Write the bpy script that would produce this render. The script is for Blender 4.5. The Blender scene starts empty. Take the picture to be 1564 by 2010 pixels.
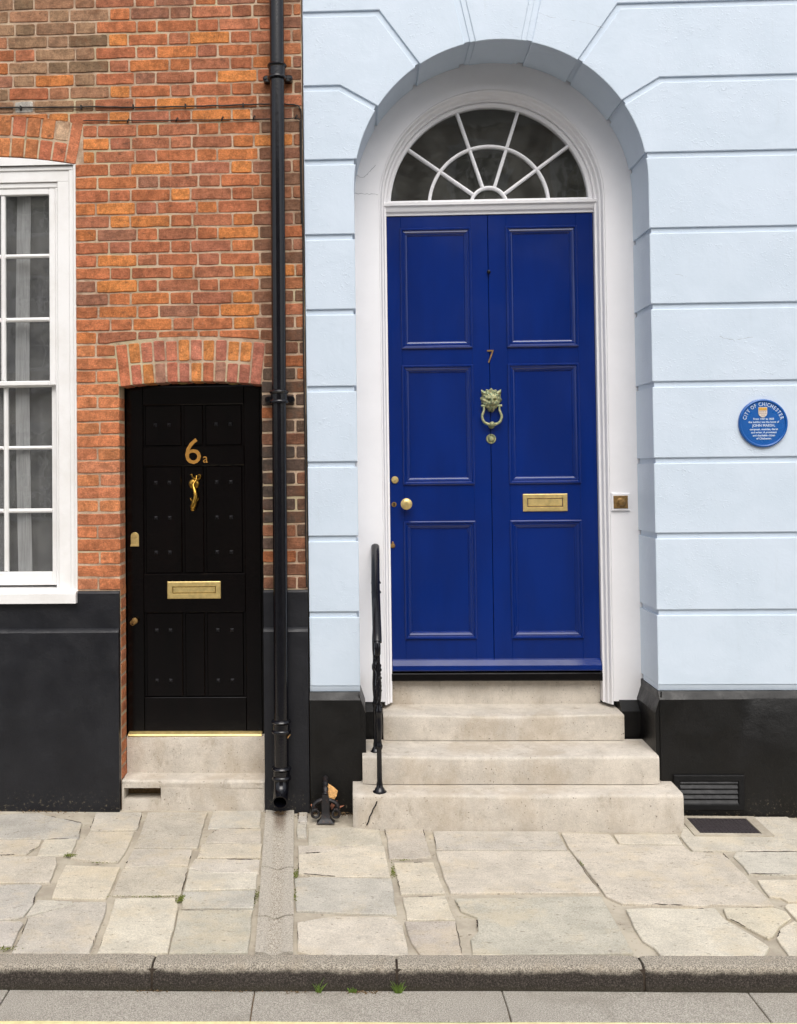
import bpy, bmesh, math, random
from mathutils import Vector, Matrix
random.seed(7)
R = random.random
def U(a, b): return a + (b - a) * R()
scene = bpy.context.scene
col = scene.collection

# ------------------------------------------------------------------ camera, sky, sun, exposure
cam_d = bpy.data.cameras.new('camera'); cam = bpy.data.objects.new('camera', cam_d); col.objects.link(cam)
cam_d.sensor_fit = 'HORIZONTAL'; cam_d.sensor_width = 36.0; cam_d.lens = 46.73
cam_d.shift_x = 0.10177; cam_d.shift_y = -0.08688
cam_d.clip_start = 0.05; cam_d.clip_end = 500
yaw, pitch, roll = math.radians(2.16), math.radians(1.46), math.radians(-0.64)
cam.matrix_world = (Matrix.Translation((0, -5.8, 1.91)) @ Matrix.Rotation(yaw, 4, 'Z')
                    @ Matrix.Rotation(math.pi / 2 + pitch, 4, 'X') @ Matrix.Rotation(roll, 4, 'Z'))
scene.camera = cam

SUN_AZ, SUN_EL = math.radians(8), math.radians(52)      # azimuth to the right of the street normal
to_sun = Vector((math.sin(SUN_AZ) * math.cos(SUN_EL), -math.cos(SUN_AZ) * math.cos(SUN_EL), math.sin(SUN_EL)))
world = bpy.data.worlds.new('World'); scene.world = world; world.use_nodes = True
wn = world.node_tree.nodes; wl = world.node_tree.links
sky = wn.new('ShaderNodeTexSky'); sky.sky_type = 'NISHITA'; sky.sun_disc = False
sky.sun_elevation = SUN_EL; sky.sun_rotation = math.pi - SUN_AZ
sky.air_density = 1.0; sky.dust_density = 4.0; sky.ozone_density = 1.0
hs = wn.new('ShaderNodeHueSaturation'); hs.inputs['Saturation'].default_value = 0.32     # thin white overcast
wl.new(sky.outputs[0], hs.inputs['Color']); wl.new(hs.outputs[0], wn['Background'].inputs['Color'])
wn['Background'].inputs['Strength'].default_value = 0.15
sun_d = bpy.data.lights.new('sun', 'SUN'); sun = bpy.data.objects.new('sun', sun_d); col.objects.link(sun)
sun_d.energy = 1.1; sun_d.angle = math.radians(50); sun_d.color = (1.0, 0.95, 0.88)
sun.rotation_euler = to_sun.to_track_quat('Z', 'Y').to_euler()
sun.location = (3, -6, 9)
vs = scene.view_settings
vs.view_transform = 'Standard'; vs.look = 'None'; vs.gamma = 1.0; vs.use_curve_mapping = False
vs.exposure = 0.52

# ------------------------------------------------------------------ materials
def lin(r, g, b):
    f = lambda c: (c / 255 / 12.92) if c / 255 <= 0.04045 else ((c / 255 + 0.055) / 1.055) ** 2.4
    return (f(r), f(g), f(b))
def scl(c, k): return tuple(v * k for v in c[:3])
class G:
    """small node-graph helper"""
    def __init__(s, name):
        s.m = bpy.data.materials.new(name); s.m.use_nodes = True
        s.n = s.m.node_tree.nodes; s.l = s.m.node_tree.links
        s.b = s.n['Principled BSDF']; s.pos = s.n.new('ShaderNodeNewGeometry').outputs['Position']
    def val(s, sock, v):
        if hasattr(v, 'links'): s.l.new(v, sock)
        elif isinstance(v, (tuple, list)) and len(v) == 3 and len(sock.default_value) == 4: sock.default_value = (*v, 1)
        else: sock.default_value = v
    def noise(s, scale, detail=5, rough=.6, stretch=None, dist=0, off=None):
        v = s.pos
        if stretch or off:
            mp = s.n.new('ShaderNodeMapping'); s.l.new(v, mp.inputs[0])
            if stretch: mp.inputs['Scale'].default_value = stretch
            if off: mp.inputs['Location'].default_value = off
            v = mp.outputs[0]
        t = s.n.new('ShaderNodeTexNoise'); s.l.new(v, t.inputs['Vector'])
        t.inputs['Scale'].default_value = scale; t.inputs['Detail'].default_value = detail
        t.inputs['Roughness'].default_value = rough; t.inputs['Distortion'].default_value = dist
        return t.outputs['Fac']
    def voro(s, scale, stretch=None):
        v = s.pos
        if stretch:
            mp = s.n.new('ShaderNodeMapping'); s.l.new(v, mp.inputs[0]); mp.inputs['Scale'].default_value = stretch; v = mp.outputs[0]
        t = s.n.new('ShaderNodeTexVoronoi'); s.l.new(v, t.inputs['Vector']); t.inputs['Scale'].default_value = scale
        return t.outputs['Distance']
    def ramp(s, x, a, b, lo=0., hi=1.):
        r = s.n.new('ShaderNodeMapRange'); s.val(r.inputs[0], x); r.interpolation_type = 'SMOOTHSTEP'
        for i, v in ((1, a), (2, b), (3, lo), (4, hi)): r.inputs[i].default_value = v
        return r.outputs[0]
    def mix(s, f, a, b, mode='MIX'):
        m = s.n.new('ShaderNodeMix'); m.data_type = 'RGBA'; m.blend_type = mode
        s.val(m.inputs[0], f); s.val(m.inputs[6], a); s.val(m.inputs[7], b)
        return m.outputs[2]
    def math(s, op, a, b=0.):
        m = s.n.new('ShaderNodeMath'); m.operation = op; s.val(m.inputs[0], a); s.val(m.inputs[1], b)
        return m.outputs[0]
    def mul(s, c, v):
        cb = s.n.new('ShaderNodeCombineColor')
        for i in range(3): s.val(cb.inputs[i], v)
        return s.mix(1.0, c, cb.outputs[0], 'MULTIPLY')
    def objcol(s): return s.n.new('ShaderNodeObjectInfo').outputs['Color']
    def axis(s, i):
        sp = s.n.new('ShaderNodeSeparateXYZ'); s.l.new(s.pos, sp.inputs[0]); return sp.outputs[i]
    def normal(s, i):
        g = s.n.new('ShaderNodeNewGeometry'); sp = s.n.new('ShaderNodeSeparateXYZ'); s.l.new(g.outputs['True Normal'], sp.inputs[0]); return sp.outputs[i]
    def bump(s, h, strength=.3, dist=.004, prev=None):
        b = s.n.new('ShaderNodeBump'); s.l.new(h, b.inputs['Height'])
        b.inputs['Strength'].default_value = strength; b.inputs['Distance'].default_value = dist
        if prev is not None: s.l.new(prev, b.inputs['Normal'])
        s.l.new(b.outputs[0], s.b.inputs['Normal']); return b.outputs[0]
    def out(s, color, rough=.6, spec=.5, metal=0., coat=0.):
        s.val(s.b.inputs['Base Color'], color); s.val(s.b.inputs['Roughness'], rough)
        s.b.inputs['Specular IOR Level'].default_value = spec; s.b.inputs['Metallic'].default_value = metal
        s.b.inputs['Coat Weight'].default_value = coat; s.b.inputs['Coat Roughness'].default_value = .09
        return s.m
MT = {}
def simple(name, c, rough=.5, var=.15, scale=12, bs=80, bstr=.15, bd=.002, spec=.5, metal=0., coat=0., c2=None, stretch=None):
    g = G(name); n = g.noise(scale, 6, .65, stretch)
    cc = g.mix(g.ramp(n, .3, .7), scl(c, 1 - var), scl(c, 1 + var)) if c2 is None else g.mix(g.ramp(n, .35, .65), c, c2)
    g.bump(g.noise(bs, 4, .6, stretch), bstr, bd)
    rr = g.ramp(g.noise(scale * 1.7, 4), .3, .7, rough * .85, min(1, rough * 1.15))
    MT[name] = g.out(cc, rr, spec, metal, coat)

# bricks: the fired colour comes from each brick, the grain and weathering from the material
g = G('brick'); oc = g.objcol()
v = g.math('MULTIPLY', g.ramp(g.noise(22, 8, .75), .34, .66, .62, 1.22), g.ramp(g.noise(150, 5, .8), .34, .66, .74, 1.2))
c = g.mul(oc, v)
c = g.mix(g.ramp(g.noise(8, 6, .7, off=(3, 1, 7)), .50, .66, 0, .45), c, lin(120, 76, 50))
c = g.mix(g.ramp(g.noise(13, 7, .8, stretch=(1, 1, 1.6), off=(9, 4, 2)), .56, .68, 0, .7), c, lin(82, 62, 50))
c = g.mix(g.ramp(g.noise(60, 6, .85, stretch=(1, 1, .6), off=(1, 8, 2)), .60, .70, 0, .55), c, lin(190, 164, 142))
c = g.mix(g.ramp(g.noise(85, 3, .6, off=(6, 8, 2)), .68, .72, 0, .8), c, lin(60, 40, 34))
h = g.bump(g.noise(40, 6, .75, stretch=(1, 1, 2)), .8, .008)
g.bump(g.noise(210, 4, .7), .5, .003, h)
MT['brick'] = g.out(c, .9, .25)
g = G('mortar')
c = g.mix(g.ramp(g.noise(6, 6, .7), .40, .60), lin(196, 172, 148), lin(160, 134, 112))
c = g.mix(g.ramp(g.noise(2.3, 4, .6, off=(2, 2, 2)), .5, .62, 0, .6), c, lin(194, 184, 148))
c = g.mix(g.ramp(g.noise(24, 6, .8, off=(4, 2, 2)), .57, .69, 0, .6), c, lin(112, 88, 72))
c = g.mix(g.ramp(g.noise(70, 5, .8, off=(4, 7, 2)), .58, .68, 0, .6), c, lin(214, 200, 184))
g.bump(g.noise(120, 5, .7), .9, .005)
MT['mortar'] = g.out(c, .95, .2)

g = G('stucco')
c = g.mix(g.ramp(g.noise(2.5, 6, .65), .35, .65), lin(193, 206, 219), lin(199, 211, 224))
c = g.mix(g.ramp(g.noise(5, 7, .8, stretch=(2.5, 1, .35), off=(3, 0, 1)), .56, .72, 0, .22), c, lin(172, 182, 188))
c = g.mix(g.ramp(g.noise(34, 6, .85, stretch=(1, 1, .4)), .66, .76, 0, .35), c, lin(160, 168, 172))
patch = g.ramp(g.noise(2.6, 4, .6, off=(8, 8, 8)), .42, .62, .12, 1.)
strokes = g.ramp(g.noise(34, 4, .55, stretch=(.9, 1, 1.3), dist=2.2, off=(5, 3, 1)), .54, .74)
h = g.bump(g.noise(5, 4, .6, dist=.4), .35, .010)
h = g.bump(g.math('MULTIPLY', strokes, patch), .34, .0045, h)
g.bump(g.math('MULTIPLY', g.noise(110, 4, .6), patch), .12, .0025, h)
MT['stucco'] = g.out(c, .5, .4)
simple('white_paint', lin(232, 231, 233), .38, .02, 5, 60, .12, .003)
g = G('white_frame')
c = g.mix(g.ramp(g.noise(4, 6, .7), .35, .7), lin(232, 231, 230), lin(222, 220, 217))
c = g.mix(g.ramp(g.noise(48, 7, .8, stretch=(1, 1, .25)), .70, .8, 0, .5), c, lin(150, 140, 128))
g.bump(g.noise(70, 4, .6, stretch=(1, 1, .3)), .15, .002)
MT['white_frame'] = g.out(c, .35, .5)
g = G('blue_gloss')
c = g.mix(g.ramp(g.noise(2.2, 5, .6, stretch=(2, 1, .5)), .35, .65), lin(0, 31, 97), lin(0, 35, 107))
c = g.mix(g.ramp(g.noise(60, 6, .8, stretch=(1.2, 1, .5)), .74, .82, 0, .3), c, lin(40, 60, 120))
h = g.bump(g.noise(6, 3, .5, stretch=(1, 1, .6)), .16, .010)
g.bump(g.noise(120, 3, .6, stretch=(1, 1, .08)), .10, .0015, h)
MT['blue_gloss'] = g.out(c, g.ramp(g.noise(3, 3), .35, .65, .12, .2), .55, 0, .0)
g = G('black_gloss')
c = g.mix(g.ramp(g.noise(4, 5, .6, stretch=(3, 1, .3)), .3, .7), lin(3, 2, 2), lin(7, 4, 4))
h = g.bump(g.noise(9, 3, .5), .15, .008); g.bump(g.noise(150, 3, .6, stretch=(1, 1, .08)), .12, .0015, h)
MT['black_gloss'] = g.out(c, .15, .34)
def plinth_mat(name, c1, c2, rough):
    g = G(name); c = g.mix(g.ramp(g.noise(4, 6, .7), .35, .65), c1, c2)
    c = g.mix(g.ramp(g.noise(70, 5, .85, off=(3, 3, 3)), .735, .77, 0, .7), c, lin(170, 165, 158))
    z = g.axis(2); low = g.ramp(z, 0.16, .0, 0, 1)
    c = g.mix(g.math('MULTIPLY', low, g.ramp(g.noise(55, 6, .8), .56, .66, 0, .55)), c, lin(150, 138, 116))
    h = g.bump(g.noise(10, 5, .6), .45, .012); g.bump(g.noise(120, 5, .7), .35, .003, h)
    MT[name] = g.out(c, g.ramp(g.noise(6, 4), .3, .7, rough - .1, rough + .1), .4)
plinth_mat('black_render', lin(20, 21, 26), lin(26, 27, 32), .45)
plinth_mat('black_plinth', lin(5, 5, 5), lin(9, 8, 8), .42)
simple('iron_paint', lin(9, 9, 15), .16, .35, 20, 90, .3, .002)
g = G('rusty_iron')
c = g.mix(g.ramp(g.noise(40, 6, .8), .55, .7, 0, .8), lin(22, 21, 24), lin(92, 52, 28))
g.bump(g.noise(90, 5, .7), .6, .004); MT['rusty_iron'] = g.out(c, .5, .5)
simple('brass', lin(204, 180, 120), .38, .16, 30, 120, .1, .001, metal=.55)
simple('brass_paint', lin(190, 138, 66), .4, .12, 40, 120, .1, .001, metal=.6)
simple('dull_brass', lin(142, 112, 68), .45, .25, 60, 200, .2, .001, metal=.6)
simple('old_brass', lin(170, 132, 58), .28, .3, 60, metal=.95)
simple('stud_iron', lin(40, 40, 43), .4, .2, 60, metal=.4)
simple('vent_slat', lin(15, 16, 19), .45, .3, 20, 90, .3, .002, spec=.35)
simple('vent_iron', lin(17, 17, 18), .6, .3, 20, 90, .3, .002, spec=.25)
simple('bronze', lin(172, 164, 122), .5, 0, 70, 200, .4, .002, metal=.35, c2=lin(112, 128, 100))
simple('dark_hole', lin(8, 7, 6), .9, .1)
simple('glaze_dark', lin(16, 15, 14), .8)

def stone_mat(name, tint=None, spots=.5, gran=.0):
    g = G(name); c = tint if tint else g.objcol()
    v = g.math('MULTIPLY', g.ramp(g.noise(6, 8, .72), .34, .66, .86, 1.08), g.ramp(g.noise(150, 5, .85), .36, .64, .76, 1.14))
    c = g.mul(c, v)
    c = g.mix(g.ramp(g.noise(4.5, 6, .7, off=(7, 7, 1)), .48, .64, 0, .28), c, lin(206, 188, 154))
    c = g.mix(g.ramp(g.noise(9, 8, .78, stretch=(1, 2.2, 1), off=(1, 5, 3)), .54, .68, 0, .35), c, lin(150, 143, 134))
    c = g.mix(g.ramp(g.noise(34, 4, .65, stretch=(1, 1.8, 1), off=(2, 6, 1)), .61, .68, 0, spots), c, lin(92, 84, 74))
    c = g.mix(g.ramp(g.noise(90, 5, .8, off=(5, 5, 1)), .60, .70, 0, .45), c, lin(232, 222, 202))
    h = g.bump(g.noise(14, 6, .7, stretch=(1, 2, 1)), .6, .008)
    g.bump(g.noise(120, 5, .75), .6, .003, h)
    MT[name] = g.out(c, .88, .25)
stone_mat('paving_stone', None, .5)
def steps_mat():
    g = G('step_stone')
    v = g.math('MULTIPLY', g.ramp(g.noise(6, 8, .72), .34, .66, .86, 1.08), g.ramp(g.noise(170, 5, .8), .34, .66, .88, 1.08))
    c = g.mul(lin(198, 190, 178), v)
    c = g.mix(g.ramp(g.noise(3.2, 7, .72, stretch=(1, 1, .6)), .47, .64, 0, .5), c, lin(168, 154, 134))
    c = g.mix(g.ramp(g.noise(10, 7, .8, stretch=(1, 1, .5), off=(2, 1, 1)), .54, .68, 0, .45), c, lin(138, 126, 110))
    c = g.mix(g.ramp(g.noise(75, 3, .6, off=(2, 6, 1)), .665, .70, 0, .75), c, lin(88, 78, 66))
    c = g.mix(g.ramp(g.noise(60, 6, .8, off=(4, 6, 3)), .60, .72, 0, .4), c, lin(228, 222, 212))
    h = g.bump(g.noise(16, 6, .7), .5, .007); g.bump(g.noise(100, 5, .78), .7, .004, h)
    MT['step_stone'] = g.out(c, .88, .25)
steps_mat()
g = G('paving_mortar')
c = g.mix(g.ramp(g.noise(4, 6, .7), .35, .65), lin(186, 177, 160), lin(160, 151, 136))
c = g.mix(g.ramp(g.noise(24, 7, .75, off=(4, 4, 0)), .58, .70, 0, .8), c, lin(92, 80, 62))
c = g.mix(g.ramp(g.noise(3.3, 5, .7, off=(8, 1, 0)), .60, .70, 0, .5), c, lin(205, 192, 164))
c = g.mix(g.ramp(g.noise(6, 6, .7, off=(1, 9, 0)), .66, .74, 0, .7), c, lin(112, 112, 58))
h = g.bump(g.noise(30, 6, .7), .6, .008); g.bump(g.noise(200, 4, .7), .6, .003, h)
MT['paving_mortar'] = g.out(c, .95, .2)
g = G('kerb_concrete')
c = g.mix(g.ramp(g.noise(200, 4, .8), .38, .62), lin(98, 92, 83), lin(188, 179, 164))
c = g.mix(g.ramp(g.noise(6, 6, .7), .5, .7, 0, .5), c, lin(150, 138, 120))
z = g.math('ADD', g.axis(2), g.math('MULTIPLY', g.math('SUBTRACT', g.noise(11, 8, .8, stretch=(1, 0, 1)), .5), .06))
dirt = g.ramp(z, -.040, -.066, 0, .96)
dk = g.mix(g.ramp(g.noise(180, 5, .85), .46, .66), lin(30, 26, 22), lin(98, 88, 82))
dk = g.mix(g.ramp(z, -.09, -.13, 0, .6), dk, lin(44, 42, 26))
c = g.mix(dirt, c, dk)
h = g.bump(g.noise(220, 4, .7), .8, .004); g.bump(g.noise(20, 5, .6), .4, .008, h)
MT['kerb_concrete'] = g.out(c, .9, .3)
g = G('channel_concrete')
c = g.mix(g.ramp(g.noise(220, 4, .8), .36, .64), lin(118, 113, 105), lin(190, 184, 173))
c = g.mix(g.ramp(g.noise(4, 6, .7), .5, .7, 0, .4), c, lin(122, 116, 104))
h = g.bump(g.noise(230, 4, .7), .7, .003); g.bump(g.noise(14, 5, .6), .3, .006, h)
MT['channel_concrete'] = g.out(c, .9, .3)
g = G('drain_stone')
c = g.mix(g.ramp(g.noise(150, 5, .8), .34, .66), lin(150, 143, 132), lin(206, 198, 184))
mid = g.math('ABSOLUTE', g.math('ADD', g.axis(0), g.math('ADD', .4495, g.math('MULTIPLY', g.axis(1), .059))))
mid = g.math('ADD', mid, g.math('MULTIPLY', g.math('SUBTRACT', g.noise(60, 5, .8), .5), .05))
grit = g.mix(g.ramp(g.noise(190, 5, .85), .40, .60), lin(104, 92, 80), lin(222, 214, 198))
c = g.mix(g.ramp(mid, .042, .018, 0, .85), c, grit)
wet = g.math('MULTIPLY', g.ramp(mid, .05, .01), g.ramp(g.axis(1), -.42, -.12))
c = g.mix(g.math('MULTIPLY', wet, .7), c, lin(96, 76, 58))
h = g.bump(g.noise(90, 5, .8), 1., .006); MT['drain_stone'] = g.out(c, .9, .3)
simple('asphalt', lin(104, 102, 99), .95, .25, 60, 300, .8, .004)
simple('yellow_paint', lin(222, 210, 158), .8, .15, 20, 200, .6, .003)
simple('crack_grey', lin(120, 122, 124), .9)
simple('moss', lin(96, 104, 36), .95, .4, 60, 300, 1., .004)
simple('grass', lin(96, 122, 44), .7, .35, 30)
simple('dry_leaf', lin(196, 150, 92), .7, .3, 60, 120, .4, .002)
simple('dry_leaf_pink', lin(176, 116, 90), .7, .3, 60, 120, .4, .002)
simple('joint_dark', lin(58, 48, 38), .95, .4, 80, 200, .5, .003)
simple('crumb', lin(104, 84, 58), .95, .4, 80, 200, .5, .003)
simple('cable_black', lin(24, 22, 20), .6, .3)
simple('cover_iron', lin(62, 56, 58), .6, .35, 90, 240, .8, .004, metal=.3)
simple('plaque_blue', lin(12, 84, 158), .3, .06, 10)
simple('plaque_letters', lin(200, 212, 226), .45, .05)
simple('shield_gold', lin(204, 156, 70), .5, .3, 200)
simple('shield_white', lin(206, 196, 186), .5, .05)
simple('shield_red', lin(120, 60, 52), .5, .05)
simple('room_wall', lin(84, 80, 80), .9, .1)
simple('hall_wall', lin(84, 82, 66), .9, .15, 3)
simple('hall_picture', lin(140, 128, 84), .8, .15, 3)
simple('opposite_wall', lin(184, 168, 152), .9, .1, 3)
simple('opposite_stone', lin(190, 184, 174), .8, .08, 3)
simple('far_paving', lin(205, 198, 182), .9, .1, 3)
simple('slate', lin(84, 84, 92), .8, .1)
def glass_mat():
    g = G('glass'); n = g.n; l = g.l
    tr = n.new('ShaderNodeBsdfTransparent'); tr.inputs[0].default_value = (.97, .98, .97, 1)
    gl = n.new('ShaderNodeBsdfGlossy'); gl.inputs['Roughness'].default_value = .015
    lw = n.new('ShaderNodeLayerWeight'); lw.inputs[0].default_value = .5
    fac = g.math('ADD', .045, g.math('MULTIPLY', g.math('POWER', lw.outputs['Facing'], 5.), .9))     # Schlick reflectance of a pane
    b = n.new('ShaderNodeBump'); l.new(g.noise(5, 2), b.inputs['Height']); b.inputs['Strength'].default_value = .25; b.inputs['Distance'].default_value = .004
    l.new(b.outputs[0], gl.inputs['Normal'])
    mx = n.new('ShaderNodeMixShader'); l.new(fac, mx.inputs[0]); l.new(tr.outputs[0], mx.inputs[1]); l.new(gl.outputs[0], mx.inputs[2])
    df = n.new('ShaderNodeBsdfDiffuse'); df.inputs[0].default_value = (.5, .5, .46, 1)                     # pale haze mixed into the glass colour to lighten the dark panes
    m2 = n.new('ShaderNodeMixShader'); l.new(g.ramp(g.noise(7, 6, .7), .35, .7, .02, .07), m2.inputs[0]); l.new(mx.outputs[0], m2.inputs[1]); l.new(df.outputs[0], m2.inputs[2])
    l.new(m2.outputs[0], n['Material Output'].inputs['Surface']); MT['glass'] = g.m
glass_mat()
def net_mat(name, cover, c):
    g = G(name); n = g.n; l = g.l
    df = n.new('ShaderNodeBsdfDiffuse'); df.inputs[0].default_value = (*c, 1)
    tl = n.new('ShaderNodeBsdfTranslucent'); tl.inputs[0].default_value = (*c, 1)
    a = n.new('ShaderNodeMixShader'); a.inputs[0].default_value = .35; l.new(df.outputs[0], a.inputs[1]); l.new(tl.outputs[0], a.inputs[2])
    tr = n.new('ShaderNodeBsdfTransparent'); mx = n.new('ShaderNodeMixShader')
    g.val(mx.inputs[0], g.ramp(g.noise(160, 3, .6, stretch=(1, 1, .04)), .3, .7, cover * .8, min(1, cover * 1.15)))
    l.new(tr.outputs[0], mx.inputs[1]); l.new(a.outputs[0], mx.inputs[2])
    l.new(mx.outputs[0], n['Material Output'].inputs['Surface']); MT[name] = g.m
net_mat('net_sheer', .36, lin(176, 174, 182)); net_mat('net_hem', .85, lin(196, 194, 198))

# ------------------------------------------------------------------ object helpers
WORLD = {}                      # object -> world origin
def tag(o, label=None, cat=None, group=None, kind=None):
    for k, v in (('label', label), ('category', cat), ('group', group), ('kind', kind)):
        if v: o[k] = v
    return o
def thing(name, loc, label=None, cat=None, group=None, parent=None, kind=None):
    o = bpy.data.objects.new(name, None); col.objects.link(o); o.empty_display_size = .1
    WORLD[o] = Vector(loc)
    if parent: o.parent = parent; o.location = Vector(loc) - WORLD[parent]
    else: o.location = loc
    return tag(o, label, cat, group, kind)
def add(name, V, F, m, parent=None, smooth=False, color=None, origin=None):
    if origin is None:
        lo = [min(v[i] for v in V) for i in range(3)]; hi = [max(v[i] for v in V) for i in range(3)]
        origin = ((lo[0] + hi[0]) / 2, (lo[1] + hi[1]) / 2, lo[2])
    og = Vector(origin)
    me = bpy.data.meshes.new(name); me.from_pydata([tuple(Vector(v) - og) for v in V], [], F); me.update()
    bm = bmesh.new(); bm.from_mesh(me); bmesh.ops.recalc_face_normals(bm, faces=bm.faces); bm.to_mesh(me); bm.free()
    o = bpy.data.objects.new(name, me); col.objects.link(o); WORLD[o] = og
    me.materials.append(MT[m] if isinstance(m, str) else m)
    if smooth is True: me.polygons.foreach_set('use_smooth', [True] * len(me.polygons))
    elif smooth:
        try: me.set_sharp_from_angle(angle=math.radians(smooth))
        except Exception: pass
        me.polygons.foreach_set('use_smooth', [True] * len(me.polygons))
    if parent: o.parent = parent; o.location = og - WORLD[parent]
    else: o.location = og
    if color: o.color = (*color, 1)
    return o
class MB:
    """mesh builder: several shapes joined into ONE mesh"""
    def __init__(s): s.V = []; s.F = []
    def put(s, VF):
        V, F = VF; n = len(s.V); s.V += [tuple(v) for v in V]; s.F += [tuple(i + n for i in f) for f in F]; return s
    def build(s, name, m, parent=None, **k): return add(name, s.V, s.F, m, parent, **k)
def loft(rings, closed=True, caps=True):
    V = []; F = []; n = len(rings[0])
    for r in rings: V += list(r)
    for i in range(len(rings) - 1):
        for j in range(n if closed else n - 1):
            k = (j + 1) % n; F.append((i * n + j, i * n + k, (i + 1) * n + k, (i + 1) * n + j))
    if caps and closed:
        F.append(tuple(range(n))); m = (len(rings) - 1) * n; F.append(tuple(range(m, m + n)))
    return V, F
def area(p): return sum(p[i][0] * p[(i + 1) % len(p)][1] - p[(i + 1) % len(p)][0] * p[i][1] for i in range(len(p))) / 2
def inset(p, d):
    """move every edge of a 2-D polygon (counter-clockwise) inwards; d may be one number or one per edge"""
    n = len(p); ds = d if isinstance(d, (list, tuple)) else [d] * n; out = []
    nr = []
    for i in range(n):
        a, b = p[i], p[(i + 1) % n]; ex, ey = b[0] - a[0], b[1] - a[1]; L = math.hypot(ex, ey) or 1e-9
        nr.append((-ey / L, ex / L))
    for i in range(n):
        n0, n1, d0, d1 = nr[i - 1], nr[i], ds[i - 1], ds[i]; x, y = p[i]
        det = n0[0] * n1[1] - n0[1] * n1[0]
        if abs(det) < .12:
            dd = (d0 + d1) / 2; mx, my = n0[0] + n1[0], n0[1] + n1[1]; L = math.hypot(mx, my) or 1; out.append((x + mx / L * dd, y + my / L * dd))
        else:
            out.append((x + (d0 * n1[1] - d1 * n0[1]) / det, y + (n0[0] * d1 - n1[0] * d0) / det))
    return out
def prism_xz(p, y0, y1, bev=.004, steps=1):
    if area(p) < 0: p = p[::-1]
    rings = []
    if bev:
        for k in range(steps + 1):
            a = math.pi / 2 * k / steps; q = inset(p, bev * (1 - math.sin(a)))
            rings.append([(x, y0 + bev * (1 - math.cos(a)), z) for x, z in q])
    else: rings.append([(x, y0, z) for x, z in p])
    rings.append([(x, y1, z) for x, z in p])
    return loft(rings)
def box(x0, x1, y0, y1, z0, z1, bev=0): return prism_xz([(x0, z0), (x1, z0), (x1, z1), (x0, z1)], y0, y1, bev)
def slab_xy(p, zt, thick, bev=.004):
    """horizontal slab; zt(x, y) gives the height of its top"""
    if area(p) < 0: p = p[::-1]
    q = inset(p, bev)
    return loft([[(x, y, zt(x, y)) for x, y in q], [(x, y, zt(x, y) - bev) for x, y in p], [(x, y, zt(x, y) - thick) for x, y in p]])
def cyl(c, axis, r0, r1, h, n=16):
    a = Vector(axis).normalized(); t = a.orthogonal().normalized(); b = a.cross(t); c = Vector(c)
    return loft([[c + (t * math.cos(2 * math.pi * k / n) + b * math.sin(2 * math.pi * k / n)) * r + a * d for k in range(n)] for r, d in ((r0, 0), (r1, h))])
def lathe(c, axis, prof, n=20):
    a = Vector(axis).normalized(); t = a.orthogonal().normalized(); b = a.cross(t); c = Vector(c)
    return loft([[c + (t * math.cos(2 * math.pi * k / n) + b * math.sin(2 * math.pi * k / n)) * max(r, 1e-4) + a * d for k in range(n)] for r, d in prof])
def tube(pts, rad, n=8, flat=1.0):
    pts = [Vector(p) for p in pts]; rings = []; up = None
    for i, p in enumerate(pts):
        d = (pts[min(i + 1, len(pts) - 1)] - pts[max(i - 1, 0)]).normalized()
        if up is None: up = d.orthogonal().normalized()
        up = (up - d * up.dot(d)).normalized(); b = d.cross(up); r = rad[i] if isinstance(rad, (list, tuple)) else rad
        rings.append([p + (up * math.cos(2 * math.pi * k / n) * flat + b * math.sin(2 * math.pi * k / n)) * r for k in range(n)])
    return loft(rings)
def smooth_pts(pts, k=6):
    P = [Vector(p) for p in pts]; out = []
    for i in range(len(P) - 1):
        a, b, c, d = P[max(i - 1, 0)], P[i], P[i + 1], P[min(i + 2, len(P) - 1)]
        for j in range(k):
            t = j / k; out.append(.5 * ((2 * b) + (c - a) * t + (2 * a - 5 * b + 4 * c - d) * t * t + (3 * b - a - 3 * c + d) * t ** 3))
    out.append(P[-1]); return out
def text_mesh(name, s, size, loc, m, parent, ext=.002, rotz=0, sx=1., bold=0., align='CENTER', shear=0.):
    cu = bpy.data.curves.new(name, 'FONT'); cu.body = s; cu.size = size; cu.extrude = ext; cu.align_x = align; cu.resolution_u = 3; cu.offset = bold; cu.shear = shear
    t = bpy.data.objects.new(name, cu); col.objects.link(t); dg = bpy.context.evaluated_depsgraph_get()
    me = bpy.data.meshes.new_from_object(t.evaluated_get(dg)); bpy.data.objects.remove(t); bpy.data.curves.remove(cu)
    V = []
    for v in me.vertices:
        x, y = v.co.x * sx, v.co.y; c_, s_ = math.cos(rotz), math.sin(rotz)
        V.append((loc[0] + x * c_ - y * s_, loc[1] - v.co.z, loc[2] + x * s_ + y * c_))
    F = [tuple(p.vertices) for p in me.polygons]; bpy.data.meshes.remove(me)
    if parent is None: return V, F
    return add(name, V, F, m, parent)
def gz(x, y): return .018 * y + (.012 - .006 * x) * (1 + y / 1.65)
def kerb_back(x): return -1.619 + .0085 * x
def kerb_face(x): return -1.716 + .0105 * x
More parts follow.
